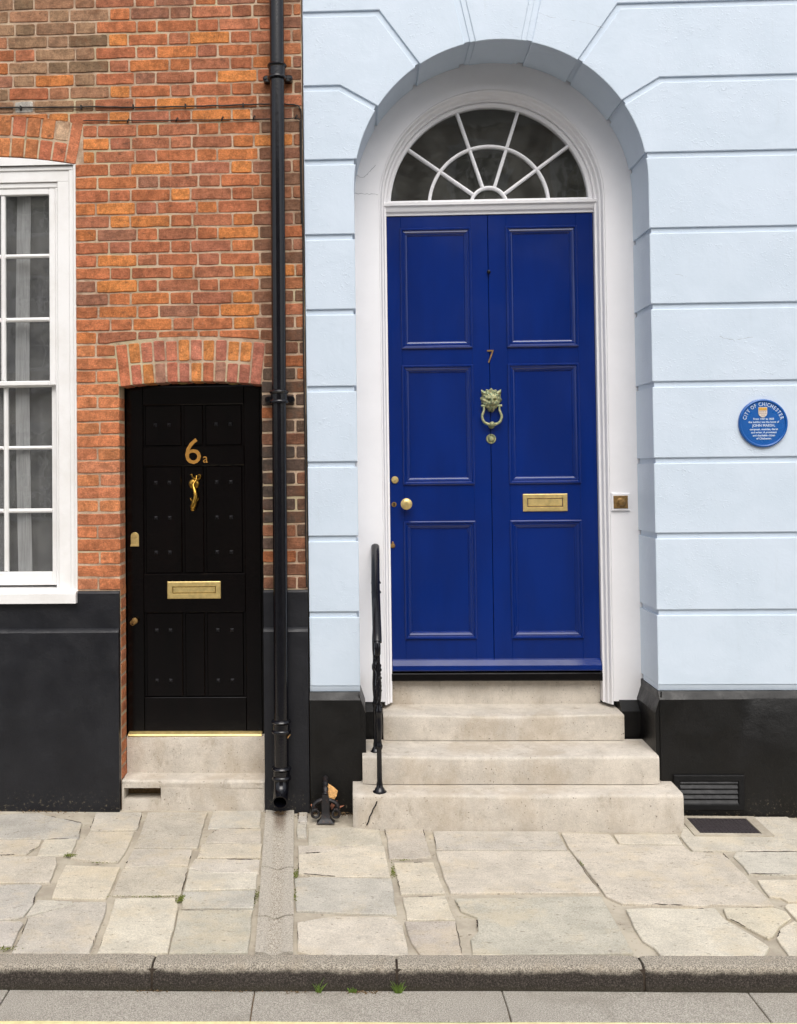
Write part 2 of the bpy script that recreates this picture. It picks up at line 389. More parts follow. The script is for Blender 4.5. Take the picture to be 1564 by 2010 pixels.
SLABS = [
    ('b', [(-2.023,-0.102),(-1.784,-0.074),(-1.737,-0.108),(-1.638,-0.149),(-1.506,-0.214),(-1.47,-0.422),(-1.877,-0.438),(-1.903,-0.44)]),
    ('t', [(-1.9,-0.45),(-1.866,-0.45),(-1.653,-0.443),(-1.646,-0.519),(-1.677,-0.631),(-1.803,-0.649),(-1.829,-0.649)]),
    ('t', [(-1.639,-0.442),(-1.473,-0.432),(-1.45,-0.632),(-1.613,-0.655)]),
    ('g', [(-1.466,-0.063),(-1.212,-0.058),(-1.186,-0.282),(-1.189,-0.301),(-1.358,-0.322),(-1.436,-0.318)]),
    ('t', [(-1.432,-0.332),(-1.197,-0.328),(-1.184,-0.603),(-1.192,-0.723),(-1.287,-0.717),(-1.439,-0.672),(-1.433,-0.607),(-1.434,-0.456)]),
    ('m', [(-1.179,-0.058),(-0.85,-0.051),(-0.845,-0.229),(-0.828,-0.548),(-1.151,-0.54),(-1.159,-0.309)]),
    ('m', [(-1.148,-0.556),(-0.852,-0.561),(-0.84,-0.756),(-0.909,-0.745),(-1.143,-0.784),(-1.15,-0.683)]),
    ('t', [(-1.822,-0.67),(-1.516,-0.665),(-1.484,-0.751),(-1.461,-0.958),(-1.716,-0.97)]),
    ('y', [(-1.435,-0.765),(-1.168,-0.784),(-1.157,-0.967),(-1.155,-1.124),(-1.402,-1.115),(-1.426,-0.929)]),
    ('t', [(-1.147,-0.807),(-1.118,-0.782),(-0.912,-0.763),(-0.838,-0.787),(-0.82,-1.079),(-1.128,-1.091),(-1.139,-0.967)]),
    ('g', [(-1.712,-0.981),(-1.504,-0.978),(-1.491,-0.989),(-1.489,-1.082),(-1.465,-1.187),(-1.474,-1.294),(-1.499,-1.323),(-1.589,-1.329)]),
    ('g', [(-1.58,-1.353),(-1.473,-1.351),(-1.454,-1.367),(-1.439,-1.554),(-1.505,-1.566)]),
    ('g', [(-1.459,-1.142),(-1.302,-1.157),(-1.288,-1.18),(-1.458,-1.3),(-1.462,-1.226)]),
    ('g', [(-1.448,-1.315),(-1.286,-1.193),(-1.289,-1.162),(-1.14,-1.163),(-1.122,-1.296),(-1.102,-1.604),(-1.099,-1.617),(-1.414,-1.621),(-1.423,-1.476)]),
    ('p', [(-1.109,-1.13),(-1.009,-1.118),(-0.843,-1.12),(-0.812,-1.197),(-0.787,-1.612),(-1.064,-1.616),(-1.076,-1.472)]),
    ('b', [(-0.815,-1.052),(-0.486,-1.034),(-0.477,-1.205),(-0.794,-1.214)]),
    ('v', [(-0.803,-1.235),(-0.481,-1.231),(-0.468,-1.464),(-0.462,-1.601),(-0.776,-1.612)]),
    ('g', [(-0.821,-0.018),(-0.556,-0.013),(-0.539,-0.252),(-0.813,-0.275)]),
    ('m', [(-0.751,-0.274),(-0.528,-0.283),(-0.514,-0.471),(-0.798,-0.476),(-0.798,-0.384)]),
    ('t', [(-0.812,-0.492),(-0.506,-0.486),(-0.5,-0.656),(-0.81,-0.662)]),
    ('p', [(-0.82,-0.678),(-0.498,-0.68),(-0.493,-0.834),(-0.708,-0.834),(-0.828,-0.786)]),
    ('p', [(-0.829,-0.802),(-0.713,-0.845),(-0.494,-0.852),(-0.488,-1.013),(-0.813,-1.032)]),
    ('g', [(-0.345,-0.035),(-0.298,-0.034),(-0.291,-0.171),(-0.339,-0.172)]),
    ('g', [(-0.342,-0.201),(-0.293,-0.2),(-0.287,-0.392),(-0.331,-0.393)]),
    ('t', [(-0.276,-0.265),(-0.038,-0.252),(0.096,-0.282),(0.108,-0.486),(-0.269,-0.493)]),
    ('t', [(-0.322,-0.505),(-0.017,-0.5),(-0.187,-0.583),(-0.31,-0.602)]),
    ('y', [(-0.309,-0.618),(-0.186,-0.596),(0.009,-0.503),(0.115,-0.501),(0.132,-0.873),(-0.067,-0.876),(-0.299,-0.846)]),
    ('b', [(-0.314,-0.904),(-0.239,-0.887),(0.138,-0.893),(0.148,-1.259),(-0.069,-1.254),(-0.235,-1.231),(-0.286,-1.232)]),
    ('p', [(-0.274,-1.344),(-0.114,-1.285),(0.127,-1.287),(0.169,-1.35),(0.184,-1.613),(-0.191,-1.623),(-0.26,-1.593)]),
    ('m', [(0.124,-0.263),(0.328,-0.254),(0.33,-0.39),(0.343,-0.626),(0.235,-0.66),(0.14,-0.654),(0.134,-0.411)]),
    ('y', [(0.157,-0.709),(0.347,-0.698),(0.375,-1.041),(0.177,-1.055),(0.166,-0.89)]),
    ('y', [(0.184,-1.098),(0.372,-1.078),(0.397,-1.301),(0.194,-1.309)]),
    ('m', [(0.182,-1.326),(0.396,-1.317),(0.397,-1.605),(0.233,-1.616),(0.198,-1.499)]),
    ('g', [(0.38,-0.299),(1.027,-0.287),(1.029,-0.529),(0.379,-0.54)]),
    ('t', [(0.371,-0.557),(1.038,-0.549),(1.075,-1.025),(0.404,-1.044),(0.388,-0.886)]),
    ('v', [(0.416,-1.108),(1.07,-1.074),(1.075,-1.59),(0.44,-1.613),(0.444,-1.485),(0.484,-1.416),(0.494,-1.285),(0.433,-1.224)]),
    ('t', [(1.041,-0.305),(1.293,-0.322),(1.293,-0.456),(1.349,-0.464),(1.622,-0.468),(1.633,-0.545),(1.785,-0.556),(1.791,-0.682),(1.802,-1.153),(1.53,-1.144),(1.507,-1.16),(1.145,-1.139),(1.095,-1.065),(1.077,-0.846),(1.046,-0.54)]),
    ('t', [(1.311,-0.327),(1.634,-0.321),(1.626,-0.454),(1.359,-0.452),(1.307,-0.439)]),
    ('t', [(1.648,-0.339),(1.766,-0.062),(2.311,-0.047),(2.313,-0.11),(2.364,-0.167),(2.211,-0.525),(1.649,-0.535)]),
    ('g', [(1.859,-0.545),(2.205,-0.538),(2.087,-0.815),(1.824,-0.809),(1.829,-0.713),(1.823,-0.601)]),
    ('y', [(1.833,-0.881),(2.06,-0.877),(1.963,-1.105),(1.882,-1.11),(1.864,-1.07),(1.817,-1.058)]),
    ('y', [(1.864,-1.139),(1.954,-1.125),(1.863,-1.338),(1.843,-1.284),(1.842,-1.165)]),
    ('p', [(1.147,-1.201),(1.257,-1.187),(1.4,-1.197),(1.533,-1.183),(1.539,-1.295),(1.629,-1.511),(1.63,-1.535),(1.582,-1.605),(1.179,-1.61),(1.175,-1.552),(1.141,-1.486),(1.14,-1.372)]),
    ('y', [(1.573,-1.182),(1.788,-1.174),(1.827,-1.216),(1.826,-1.272),(1.745,-1.352),(1.685,-1.434),(1.655,-1.457),(1.612,-1.377),(1.558,-1.27)]),
    ('p', [(1.829,-1.297),(1.858,-1.35),(1.752,-1.597),(1.682,-1.596),(1.69,-1.501),(1.692,-1.456),(1.743,-1.369)]),
]

# ------------------------------------------------------------------ the setting: pavement, kerb, road
pav = thing('pavement', (0, -.8, 0), kind='structure')
bed = []
nx, ny = 60, 12
V = []; F = []
for j in range(ny + 1):
    for i in range(nx + 1):
        x = -6 + 12.5 * i / nx; t = j / ny; y = (1 - t) * .45 + t * (kerb_back(x) + .002); V.append((x, y, gz(x, min(y, 0)) - .0105))
for j in range(ny):
    for i in range(nx):
        a = j * (nx + 1) + i; F.append((a, a + 1, a + nx + 2, a + nx + 1))
add('mortar_bed', V, F, 'paving_mortar', pav)
SC = {'b': (188, 185, 180), 'g': (202, 196, 188), 't': (207, 198, 183), 'm': (194, 185, 174), 'y': (230, 219, 198), 'p': (220, 213, 199), 'v': (194, 190, 175)}
def rough_poly(p, step=.07, j=.0025):
    out = []
    for i in range(len(p)):
        a, b = p[i], p[(i + 1) % len(p)]; L = math.hypot(b[0] - a[0], b[1] - a[1]); n = max(1, min(7, int(L / step)))
        for k in range(n):
            t = k / n; out.append((a[0] + (b[0] - a[0]) * t + U(-j, j), a[1] + (b[1] - a[1]) * t + U(-j, j)))
    return out
def paving(code, p):
    if area(p) < 0: p = p[::-1]
    p = inset(p, -.0012)
    dz = U(-.0015, .002); tx, ty = U(-.003, .003), U(-.003, .003); cx = sum(q[0] for q in p) / len(p); cy = sum(q[1] for q in p) / len(p)
    zt = lambda x, y: gz(x, y) + dz + tx * (x - cx) + ty * (y - cy)
    c = tuple(.65 * a + .35 * b for a, b in zip(lin(*SC[code]), lin(207, 199, 182))); k = U(.80, .91); c = (c[0] * k * U(.99, 1.02), c[1] * k, c[2] * k * U(.97, 1.02))
    V, F = slab_xy(rough_poly(p, .06, .0025), zt, .04, .003)
    add('paving_slab', V, F[:-1], 'paving_stone', pav, color=c)
for code, p in SLABS: paving(code, p)
cr = MB()
for code, p in SLABS:
    n = len(p)
    for i in range(n):
        a, b = p[i], p[(i + 1) % n]; L = math.hypot(b[0] - a[0], b[1] - a[1])
        if L < .1 or R() > .30: continue
        t0, t1 = U(0, .5), U(.6, 1); P = []
        for k in range(9):
            t = t0 + (t1 - t0) * k / 8; x = a[0] + (b[0] - a[0]) * t + U(-.003, .003); y = a[1] + (b[1] - a[1]) * t + U(-.003, .003); P.append((x, y, gz(x, y) - .0005))
        w = U(.0012, .0026); cr.put(tube(P, [w * .3] + [w * U(.6, 1.3) for _ in range(7)] + [w * .3], 5))
o = cr.build('joint_crack', 'joint_dark', pav); o['kind'] = 'stuff'
# slabs that run on past both edges of the picture
for s, (xa, ya), (xb, yb) in ((-1, (-2.03, -.1), (-1.47, -1.6)), (1, (2.43, -.1), (1.75, -1.58))):
    ys = [-.07, -.46, -.67, -1.02, -1.32, -1.60]
    for k in range(5):
        e = lambda y: xa + (xb - xa) * (y - ya) / (yb - ya) + s * .03
        u, w = ys[k] - .008, ys[k + 1] + .008; off = 0
        for L in (U(.45, .7), U(.5, .8), U(.5, .8)):
            p = [(e(u) + s * off, u), (e(u) + s * (off + L - .02), u), (e(w) + s * (off + L - .02), w), (e(w) + s * off, w)]
            paving(random.choice('gtmypb'), p); off += L
# dished stone channel under the downpipe
ch = [((-.528, -.019), (-.371, -.015), (-.327, -.786), (-.482, -.781)), ((-.482, -.796), (-.326, -.801), (-.296, -1.284), (-.448, -1.299)), ((-.449, -1.313), (-.296, -1.303), (-.279, -1.616), (-.43, -1.618))]
for a, b, c_, d in ch:
    rings = []
    for j in range(7):
        t = j / 6; l = (a[0] + (d[0] - a[0]) * t, a[1] + (d[1] - a[1]) * t); r = (b[0] + (c_[0] - b[0]) * t, b[1] + (c_[1] - b[1]) * t); ring = []
        for k in range(11):
            u = k / 10; x = l[0] + (r[0] - l[0]) * u; y = l[1] + (r[1] - l[1]) * u + (.006 * math.sin(u * 9) if j in (0, 6) else 0)
            dip = .011 * math.exp(-((u - .5) / .2) ** 2); ring.append((x + U(-.001, .001), y, gz(x, y) + .007 - dip + U(-.0012, .0012)))
        z = gz(r[0], r[1]) - .045; ring += [(r[0], ring[-1][1], z), (l[0], ring[0][1], z)]
        rings.append(ring)
    add('channel_stone', *loft(rings), 'drain_stone', pav, smooth=35)

kerb = thing('kerb', (0, -1.67, -.1), kind='structure')
def kerb_stone(x0, x1, nick=None):
    rings = []; n = 26
    for i in range(n + 1):
        x = x0 + (x1 - x0) * i / n; yb, yf = kerb_back(x), kerb_face(x); e = U(-.002, .002); r = .022
        if nick and nick[0] < x < nick[1]: e = U(.004, .013); r = U(.026, .04)
        zt = -.029 + U(-.0008, .0008); z0 = -.125
        if i in (0, n): zt -= .004; yf += .004; r += .004
        pr = [(yb, z0), (yf + .000, z0), (yf + .004 + e * .3, -.085)]
        for k in range(5):
            a = math.pi / 2 * k / 4; pr.append((yf + .007 + e + r * (1 - math.cos(a)), zt - r * (1 - math.sin(a))))
        pr += [(yb, zt)]
        rings.append([(x, y, z) for y, z in pr])
    add('kerb_stone', *loft(rings), 'kerb_concrete', kerb, smooth=50)
xs = [-2.744, -1.786, -.828, .133, 1.09, 2.05, 3.0]
for k in range(6): kerb_stone(xs[k] + .005, xs[k + 1] - .005, (-.52, -.22) if k == 2 else None)
mb = MB()
for x in xs[1:-1]: mb.put(box(x - .02, x + .02, kerb_face(x) + .012, kerb_back(x), -.125, -.045))
mb.build('joint_fill', 'joint_dark', kerb)

road = thing('road', (0, -5, -.13), kind='structure')
yl = lambda x: kerb_face(x) - .218
V = []; F = []
for i in range(41):
    x = -20 + i; V += [(x, yl(max(-4, min(4, x))) - .002, -.1295), (x, -12.9, -.10)]
for i in range(40): F.append((2 * i, 2 * i + 1, 2 * i + 3, 2 * i + 2))
add('asphalt', V, F, 'asphalt', road)
V = []; F = []
for i in range(31):
    x = -3 + .2 * i; V += [(x, yl(x) - .004 + U(-.003, .003), -.1255), (x, yl(x) - .085 + U(-.003, .003), -.1255)]
for i in range(30): F.append((2 * i, 2 * i + 1, 2 * i + 3, 2 * i + 2))
add('painted_line', V, F, 'yellow_paint', road)
gx = [-2.45, -1.39, -.423, .539, 1.484, 2.45]
for k in range(5):
    a, b = gx[k] + .0025, gx[k + 1] - .0025
    p = [(a, kerb_face(a) + .004), (b, kerb_face(b) + .004), (b + .004, yl(b)), (a + .004, yl(a))]
    V, F = slab_xy(rough_poly(p, .1, .0015), lambda x, y: -.1245 + .002 * math.sin(x * 3), .04, .003)
    add('channel_block', V, F, 'channel_concrete', road)
x0, x1 = -3.2, 3.5
mb = MB()
mb.put(([(x0, kerb_back(x0), -.134), (x1, kerb_back(x1), -.134), (x1, yl(x1) - .01, -.134), (x0, yl(x0) - .01, -.134)], [(0, 1, 2, 3)]))
mb.build('channel_bed', 'crumb', road)
V = [(-20, -12.9, -.10), (20, -12.9, -.10), (20, -12.9, 0.0), (-20, -12.9, 0.0), (20, -15.0, .02), (-20, -15.0, .02)]
far = add('far_pavement', V, [(0, 1, 2, 3), (3, 2, 4, 5)], 'far_paving'); tag(far, kind='structure')

# ------------------------------------------------------------------ brick house, number 6a
BY = .02                                             # face of the brickwork
bh = thing('brick_house', (-1.6, .1, 0), 'orange-red brick house with black painted base and low black door', 'house')
wall = thing('wall', (-1.6, .1, 0), parent=bh)
DX0, DX1, DC = -1.342, -.533, -.936
WX0, WX1, WC = -2.742, -1.588, -2.165
def arc_z(x, xc, R_, ztop): return ztop - R_ + math.sqrt(R_ * R_ - (x - xc) ** 2)
d_in = lambda x: arc_z(x, DC, 3.65, 2.412)
d_out = lambda x: arc_z(x, DC, 3.65, 2.660)
w_in = lambda x: arc_z(x, WC, 2.99, 3.726)
w_out = lambda x: arc_z(x, WC, 3.05, 3.951)
m = MB(); MY = BY + .0042
m.put(box(-3.25, WX0, MY, .16, 0, 5.6)); m.put(box(WX0, WX1, MY, .16, 0, 1.165))
m.put(box(WX1, DX0 - .003, MY, .16, 0, 5.6)); m.put(box(DX1 + .003, -.284, MY, .16, 0, 5.6))
xs_ = [DX0 - .003 + (DX1 - DX0 + .006) * k / 12 for k in range(13)]
m.put(prism_xz([(x, d_in(x) + .005) for x in xs_] + [(DX1 + .003, 5.6), (DX0 - .003, 5.6)], MY, .16, 0))
xs_ = [WX0 + (WX1 - WX0) * k / 14 for k in range(15)]
m.put(prism_xz([(x, w_in(x) + .005) for x in xs_] + [(WX1, 5.6), (WX0, 5.6)], MY, .16, 0))
m.build('mortar', 'mortar', wall)

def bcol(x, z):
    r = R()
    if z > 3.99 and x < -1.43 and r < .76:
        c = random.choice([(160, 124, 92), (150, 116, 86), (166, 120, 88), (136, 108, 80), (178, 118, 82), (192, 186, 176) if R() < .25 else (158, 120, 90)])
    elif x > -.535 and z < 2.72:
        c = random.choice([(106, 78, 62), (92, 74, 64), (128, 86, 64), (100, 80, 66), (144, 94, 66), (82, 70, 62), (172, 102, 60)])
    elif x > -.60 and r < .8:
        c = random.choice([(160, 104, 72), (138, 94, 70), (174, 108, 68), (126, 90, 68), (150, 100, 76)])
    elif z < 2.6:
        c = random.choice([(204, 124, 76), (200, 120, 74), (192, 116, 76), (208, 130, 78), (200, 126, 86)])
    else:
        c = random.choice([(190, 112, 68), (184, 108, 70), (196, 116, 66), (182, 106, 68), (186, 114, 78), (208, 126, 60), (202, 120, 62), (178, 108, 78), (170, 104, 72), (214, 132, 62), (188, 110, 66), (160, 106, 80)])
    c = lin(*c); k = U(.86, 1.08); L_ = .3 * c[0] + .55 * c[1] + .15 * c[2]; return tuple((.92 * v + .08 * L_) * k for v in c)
def brick(p, color, depth=.05, parent=wall, name='brick', jit=.0026, y=None):
    if area(p) < 0: p = p[::-1]
    q = []
    for i in range(len(p)):
        a, b = p[i], p[(i + 1) % len(p)]; L = math.hypot(b[0] - a[0], b[1] - a[1]); n = 1 if L < .09 else (2 if L < .15 else 3)
        e = min(.006, L * .2); ux, uz = (b[0] - a[0]) / L, (b[1] - a[1]) / L
        q.append((a[0] + ux * e + U(-jit, jit) * .5, a[1] + uz * e + U(-jit, jit) * .5))
        for k in range(1, n): q.append((a[0] + (b[0] - a[0]) * k / n, a[1] + (b[1] - a[1]) * k / n + U(-jit, jit)))
        q.append((b[0] - ux * e + U(-jit, jit) * .5, b[1] - uz * e + U(-jit, jit) * .5))
    y0 = (BY if y is None else y) + U(-.002, .002); V, F = prism_xz(q, y0, y0 + depth, .0035)
    add(name, V, F[:-1], 'brick', parent, color=color)
lines = [3.221 - .0735 * k for k in range(27, 0, -1)] + [3.221 + .0748 * k for k in range(0, 33)]
J = .0050                                             # half a joint
spare = MB(); nb = 0
for r in range(len(lines) - 1):
    za, zb = lines[r] + J, lines[r + 1] - J; zm = (za + zb) / 2
    if zm > 5.58: break
    ivs = []                                          # (x0, x1, bottom cut)
    if zb < 2.40: ivs = [(WX1, DX0, None), (DX1, -.287, None)]
    elif zm < 2.62: ivs = [(WX1, DX0 - .004 - (zm - 2.40) * .10, None), (DX1 + .004 + (zm - 2.40) * .10, -.287, None)]
    elif za < w_out(WX1) and zm > 3.70: ivs = [(WX1 + .045, -.287, None)]
    elif zm < 3.70: ivs = [(WX1, -.287, d_out if za < 2.69 else None)]
    else: ivs = [(-3.2, -.287, w_out if za < 3.96 else None)]
    drift = U(-.008, .008)
    for x0, x1, cut in ivs:
        if x1 - x0 < .3 and x0 < -1:                  # pier beside the little door: stretcher, then two headers
            js = [x0, x1] if r % 2 else [x0, (x0 + x1) / 2 + U(-.01, .01), x1]
        elif x1 - x0 < .3: js = [x0, x0 + (.115 if r % 2 else .19), x1]
        else:
            js = [x0]; n = -8
            pts = []
            for n in range(-7, 8):
                s = (-1.115 if r % 2 else -1.045) + .351 * n + drift
                pts += [s, s + (.231 if r % 2 else .121)]
            for p_ in pts:
                if x0 + .045 < p_ < x1 - .045: js.append(p_ + U(-.004, .004))
            js.append(x1)
        for a, b in zip(js[:-1], js[1:]):
            a_, b_ = a + (J if a != x0 or x0 > -1.5 and x0 < -1.4 else .001), b - (J if b != x1 else .001)
            ea, eb = U(-.0015, .0015), U(-.0015, .0015)
            bot = [(a_, za + ea), (b_, za + eb)]
            if cut and (cut(min(max(a_, -3.1), -.4)) > za - .02 or cut(b_) > za - .02):
                f = lambda x: max(za, (cut(x) if (DX0 - .03 < x < DX1 + .03 or cut is w_out) and (x < WX1 + .04 or cut is d_out) else 0) + .010)
                bot = [(a_ + (b_ - a_) * k / 4, f(a_ + (b_ - a_) * k / 4)) for k in range(5)]
                if min(zb - z for _, z in bot) < .012: bot = [(x, min(z, zb - .012)) for x, z in bot]
            p = bot + [(b_, zb + U(-.0015, .0015)), (a_, zb + U(-.0015, .0015))]
            xm = (a_ + b_) / 2
            if zm > 4.64 or xm < -2.12:
                spare.put(prism_xz(p, BY, BY + .04, .003)); continue
            edge = abs(b - DX0) < .002 or abs(a - DX1) < .002
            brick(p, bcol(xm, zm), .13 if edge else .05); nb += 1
sp = spare.build('upper_brickwork', 'brick', wall, color=lin(172, 92, 58)); sp['kind'] = 'stuff'
# unpainted bricks in the reveal behind the black base, left of the little door
z = .02
k = 0
while z < 1.2:
    brick([(-1.45, z + J), (DX0, z + J), (DX0, z + .0735 - J), (-1.45, z + .0735 - J)], bcol(-1.4, 1), .115, y=.035); z += .0735; k += 1
# segmental arches: two rings of headers between full-length end bricks
def voussoirs(xc, Rad, ztop, half, n_up, n_lo, pal, stretch=1.0, xlim=None):
    zc = ztop - Rad; A = math.asin(half / Rad)
    def pt(a, d): return (xc + (Rad + d) * math.sin(a), zc + (Rad + d) * math.cos(a))
    def vb(a0, a1, d0, d1):
        xm = pt((a0 + a1) / 2, d0)[0]
        if xlim and xm < xlim: return
        g0 = .005 / Rad
        brick([pt(a0 + g0, d0), pt(a1 - g0, d0), pt(a1 - g0, d1), pt(a0 + g0, d1)], scl(lin(*random.choice(pal)), U(.9, 1.1)), .135, name='arch_brick', jit=.002)
    e = .068 / Rad
    for s in (-1, 1): vb(*sorted((s * A, s * (A - e))), .0, .238)
    B = A - e
    for n, d0, d1 in ((n_lo, .0, .112), (n_up, .122, .238)):
        for k in range(n): vb(-B + 2 * B * k / n, -B + 2 * B * (k + 1) / n, d0 + U(0, .003), d1 + U(-.004, .004))
pal_d = [(192, 120, 94), (184, 112, 88), (188, 114, 82), (178, 112, 92), (206, 134, 78), (170, 124, 104), (194, 124, 100)]
pal_w = [(192, 120, 86), (186, 112, 82), (196, 126, 80), (184, 146, 130), (172, 118, 96), (188, 116, 84), (190, 122, 80), (198, 166, 136)]
voussoirs(DC, 3.65, 2.412, .404, 10, 10, pal_d)
voussoirs(WC, 2.99, 3.726, .582, 13, 13, pal_w, xlim=-2.2)

# black painted base
base = thing('base_course', (-1.6, -.02, 0), parent=bh)
def plinth_piece(x0, x1):
    gz0 = -.03
    rings = []
    n = max(2, int((x1 - x0) / .08))
    for i in range(n + 1):
        x = x0 + (x1 - x0) * i / n; w = lambda: U(-.0012, .0012)
        rings.append([(x, .030, gz0), (x, -.022 + w(), gz0), (x, -.022 + w(), .5), (x, -.022 + w(), 1.006 + w()), (x, -.012 + w(), 1.020 + w()), (x, .003 + w(), 1.028), (x, .003 + w(), 1.222 + w()), (x, .012, 1.233 + w()), (x, .030, 1.236)])
    add('painted_render', *loft(rings), 'black_render', base, smooth=30)
plinth_piece(-3.2, -1.346); plinth_piece(-.531, -.283)

# sash window
win = thing('window', (WC, .05, 1.17), parent=bh, label='white painted sash window with small panes')
def rect_ring(x0, x1, z0, z1, prof):
    """picture-frame moulding: prof = (inset from the outer rectangle, y)"""
    return loft([[(x0 + d, y, z0 + d), (x1 - d, y, z0 + d), (x1 - d, y, z1 - d), (x0 + d, y, z1 - d)] for d, y in prof], caps=False)
xs_ = [WX0 + (WX1 - WX0) * k / 14 for k in range(15)]
fr = MB()
FY = .022
hd = [(x, w_in(x) - .002) for x in xs_]
fr.put(prism_xz([(WX0, 3.668)] + [(WX1, 3.668)] + hd[::-1], FY, .14, .002))                       # arched head board
for s in (0, 1):
    q = lambda x: x if s else WX0 + WX1 - x
    X = sorted((q(WX1), q(-1.602))); fr.put(box(X[0], X[1], FY, .15, 1.235, 3.668, .003))
    X = sorted((q(-1.602), q(-1.630))); fr.put(box(X[0], X[1], FY + .010, .15, 1.235, 3.640, .004))
    X = sorted((q(-1.630), q(-1.698))); fr.put(box(X[0], X[1], FY + .018, .15, 1.235, 3.577, .002))
    X = sorted((q(-1.698), q(-1.716))); fr.put(box(X[0], X[1], FY + .028, .15, 1.235, 3.545, .005))
fr.put(box(WX0 + .014, WX1 - .014, FY + .010, .15, 3.640, 3.668, .004))
fr.put(box(WX0 + .042, WX1 - .042, FY + .018, .15, 3.577, 3.640, .002))
fr.put(box(WX0 + .110, WX1 - .110, FY + .028, .15, 3.545, 3.577, .005))
fr.build('frame', 'white_frame', win)
sl = MB(); sl.put(loft([[(x, -.034, 1.172), (x, -.034, 1.226), (x, -.028, 1.234), (x, .14, 1.252), (x, .14, 1.172)] for x in (WX0 - .004, WX1 + .004)]))
sl.build('sill', 'white_frame', win)
PX = [(-2.010, -1.752), (-2.294, -2.036), (-2.578, -2.320)]
SX0, SX1 = -2.614, -1.716
def sash(name, y, zb, rows, bot, top):
    """outer stiles and rails, then bars and panes"""
    f = MB(); z0, z1 = zb
    f.put(box(SX0, PX[2][0], y, y + .035, z0, z1, .004)); f.put(box(PX[0][1], SX1, y, y + .035, z0, z1, .004))
    f.put(box(PX[2][0], PX[0][1], y + .001, y + .035, z0, z0 + bot, .004)); f.put(box(PX[2][0], PX[0][1], y + .001, y + .035, z1 - top, z1, .004))
    f.build('sash', 'white_frame', win)
    lo, hi = z0 + bot, z1 - top
    for a, b in ((PX[1][1], PX[0][0]), (PX[2][1], PX[1][0])):
        add('glazing_bar', *box(a, b, y + .004, y + .03, lo, hi, .008), 'white_frame', win)
    for k in range(2):
        for a, b in PX: add('glazing_bar', *box(a, b, y + .005, y + .03, rows[k][1], rows[k + 1][0], .008), 'white_frame', win)
    for z_a, z_b in rows:
        for a, b in PX: add('pane', *box(a - .002, b + .002, y + .018, y + .022, z_a - .002, z_b + .002), 'glass', win)
sash('sash', .055, (2.408, 3.545), [(2.434, 2.776), (2.800, 3.145), (3.167, 3.508)], .026, .037)
sash('sash', .092, (1.262, 2.428), [(1.338, 1.677), (1.701, 2.042), (2.062, 2.402)], .076, .026)
rm = thing('room', (WC, 1, .9), parent=bh)
def inner_box(x0, x1, y0, y1, z0, z1):
    V = [(x, y, z) for x in (x0, x1) for y in (y0, y1) for z in (z0, z1)]
    return V, [(2, 3, 7, 6), (0, 1, 3, 2), (4, 6, 7, 5), (0, 2, 6, 4), (1, 5, 7, 3)]
add('room_wall', *inner_box(WX0 - .3, WX1 + .12, .17, 2.6, .6, 4.1), 'room_wall', rm)

# little black door
LY = .172
d6 = thing('door', (-.95, LY, .4), parent=bh, label='low black panelled door with brass letter plate and number 6a')
f = MB(); f.put(box(DX0 - .02, DX1 + .02, LY + .018, LY + .06, .36, 2.44))
f.build('door_frame', 'black_gloss', d6)
lx0, lx1 = -1.339, -.560
GX = [-1.236, -1.010, -.883, -.657]                                     # grooves between the boards
ROWS = [(2.051, 2.293), (1.313, 1.938), (.602, 1.090)]
f = MB()
zr = [.408, .602, 1.090, 1.313, 1.938, 2.051, 2.293, 2.400]
f.put(box(lx0, GX[0] - .006, LY, LY + .018, .408, 2.400, .003)); f.put(box(GX[3] + .006, lx1, LY, LY + .018, .408, 2.400, .003))
for k in (0, 2, 4, 6): f.put(box(GX[0] - .006, GX[3] + .006, LY + .0005, LY + .018, zr[k], zr[k + 1], .003))
f.build('door_leaf', 'black_gloss', d6)
for z0, z1 in ROWS:
    for k in range(3):
        a, b = GX[k], GX[k + 1]
        add('panel', *box(a + .008, b - .008, LY + .004, LY + .018, z0 + .004, z1 - .004, .004), 'black_gloss', d6)
def stud(x, z):
    s = .011; V = [(x - s, LY + .005, z - s), (x + s, LY + .005, z - s), (x + s, LY + .005, z + s), (x - s, LY + .005, z + s), (x, LY - .010, z)]
    add('stud', V, [(0, 1, 4), (1, 2, 4), (2, 3, 4), (3, 0, 4)], 'stud_iron', d6)
for z in (2.177, 1.841, 1.637, 1.437, .987, .698):
    for x in (-1.168, -1.088, -.812, -.730): stud(x, z)
text_mesh('numeral', '6', .213, (-.948, LY - .004, 1.950), 'brass_paint', d6, .003, sx=1.02)
text_mesh('letter', 'a', .080, (-.876, LY - .002, 1.955), 'brass_paint', d6, .002, sx=.9)
def letter_plate(x0, x1, z0, z1, y, par, fr_, m='brass'):
    p = MB(); a, b = fr_
    p.put(rect_ring(x0, x1, z0, z1, [(0, y), (0, y - .006), (.004, y - .009), (a - .003, y - .009), (a, y - .004), (a, y + .001)])); p.build('letter_plate', m, par)
    q = MB(); q.put(box(x0 + a + .003, x1 - a - .003, y - .005, y + .001, z0 + a + .003, z1 - a - .003, .003)); q.build('letter_flap', m, par)
letter_plate(-1.103, -.793, 1.170, 1.269, LY, d6, (.030, 0))
f = MB(); f.put(prism_xz([(-1.315, 1.476), (-1.267, 1.476)] + [(-1.291 + .024 * math.cos(a * math.pi / 8), 1.532 + .024 * math.sin(a * math.pi / 8)) for a in range(9)], LY - .008, LY + .001, .003)); f.put(cyl((-1.291, LY - .007, 1.535), (0, -1, 0), .011, .010, .008)); f.put(box(-1.316, -1.266, LY - .016, LY - .002, 1.474, 1.484, .002))
f.build('lock', 'brass', d6)
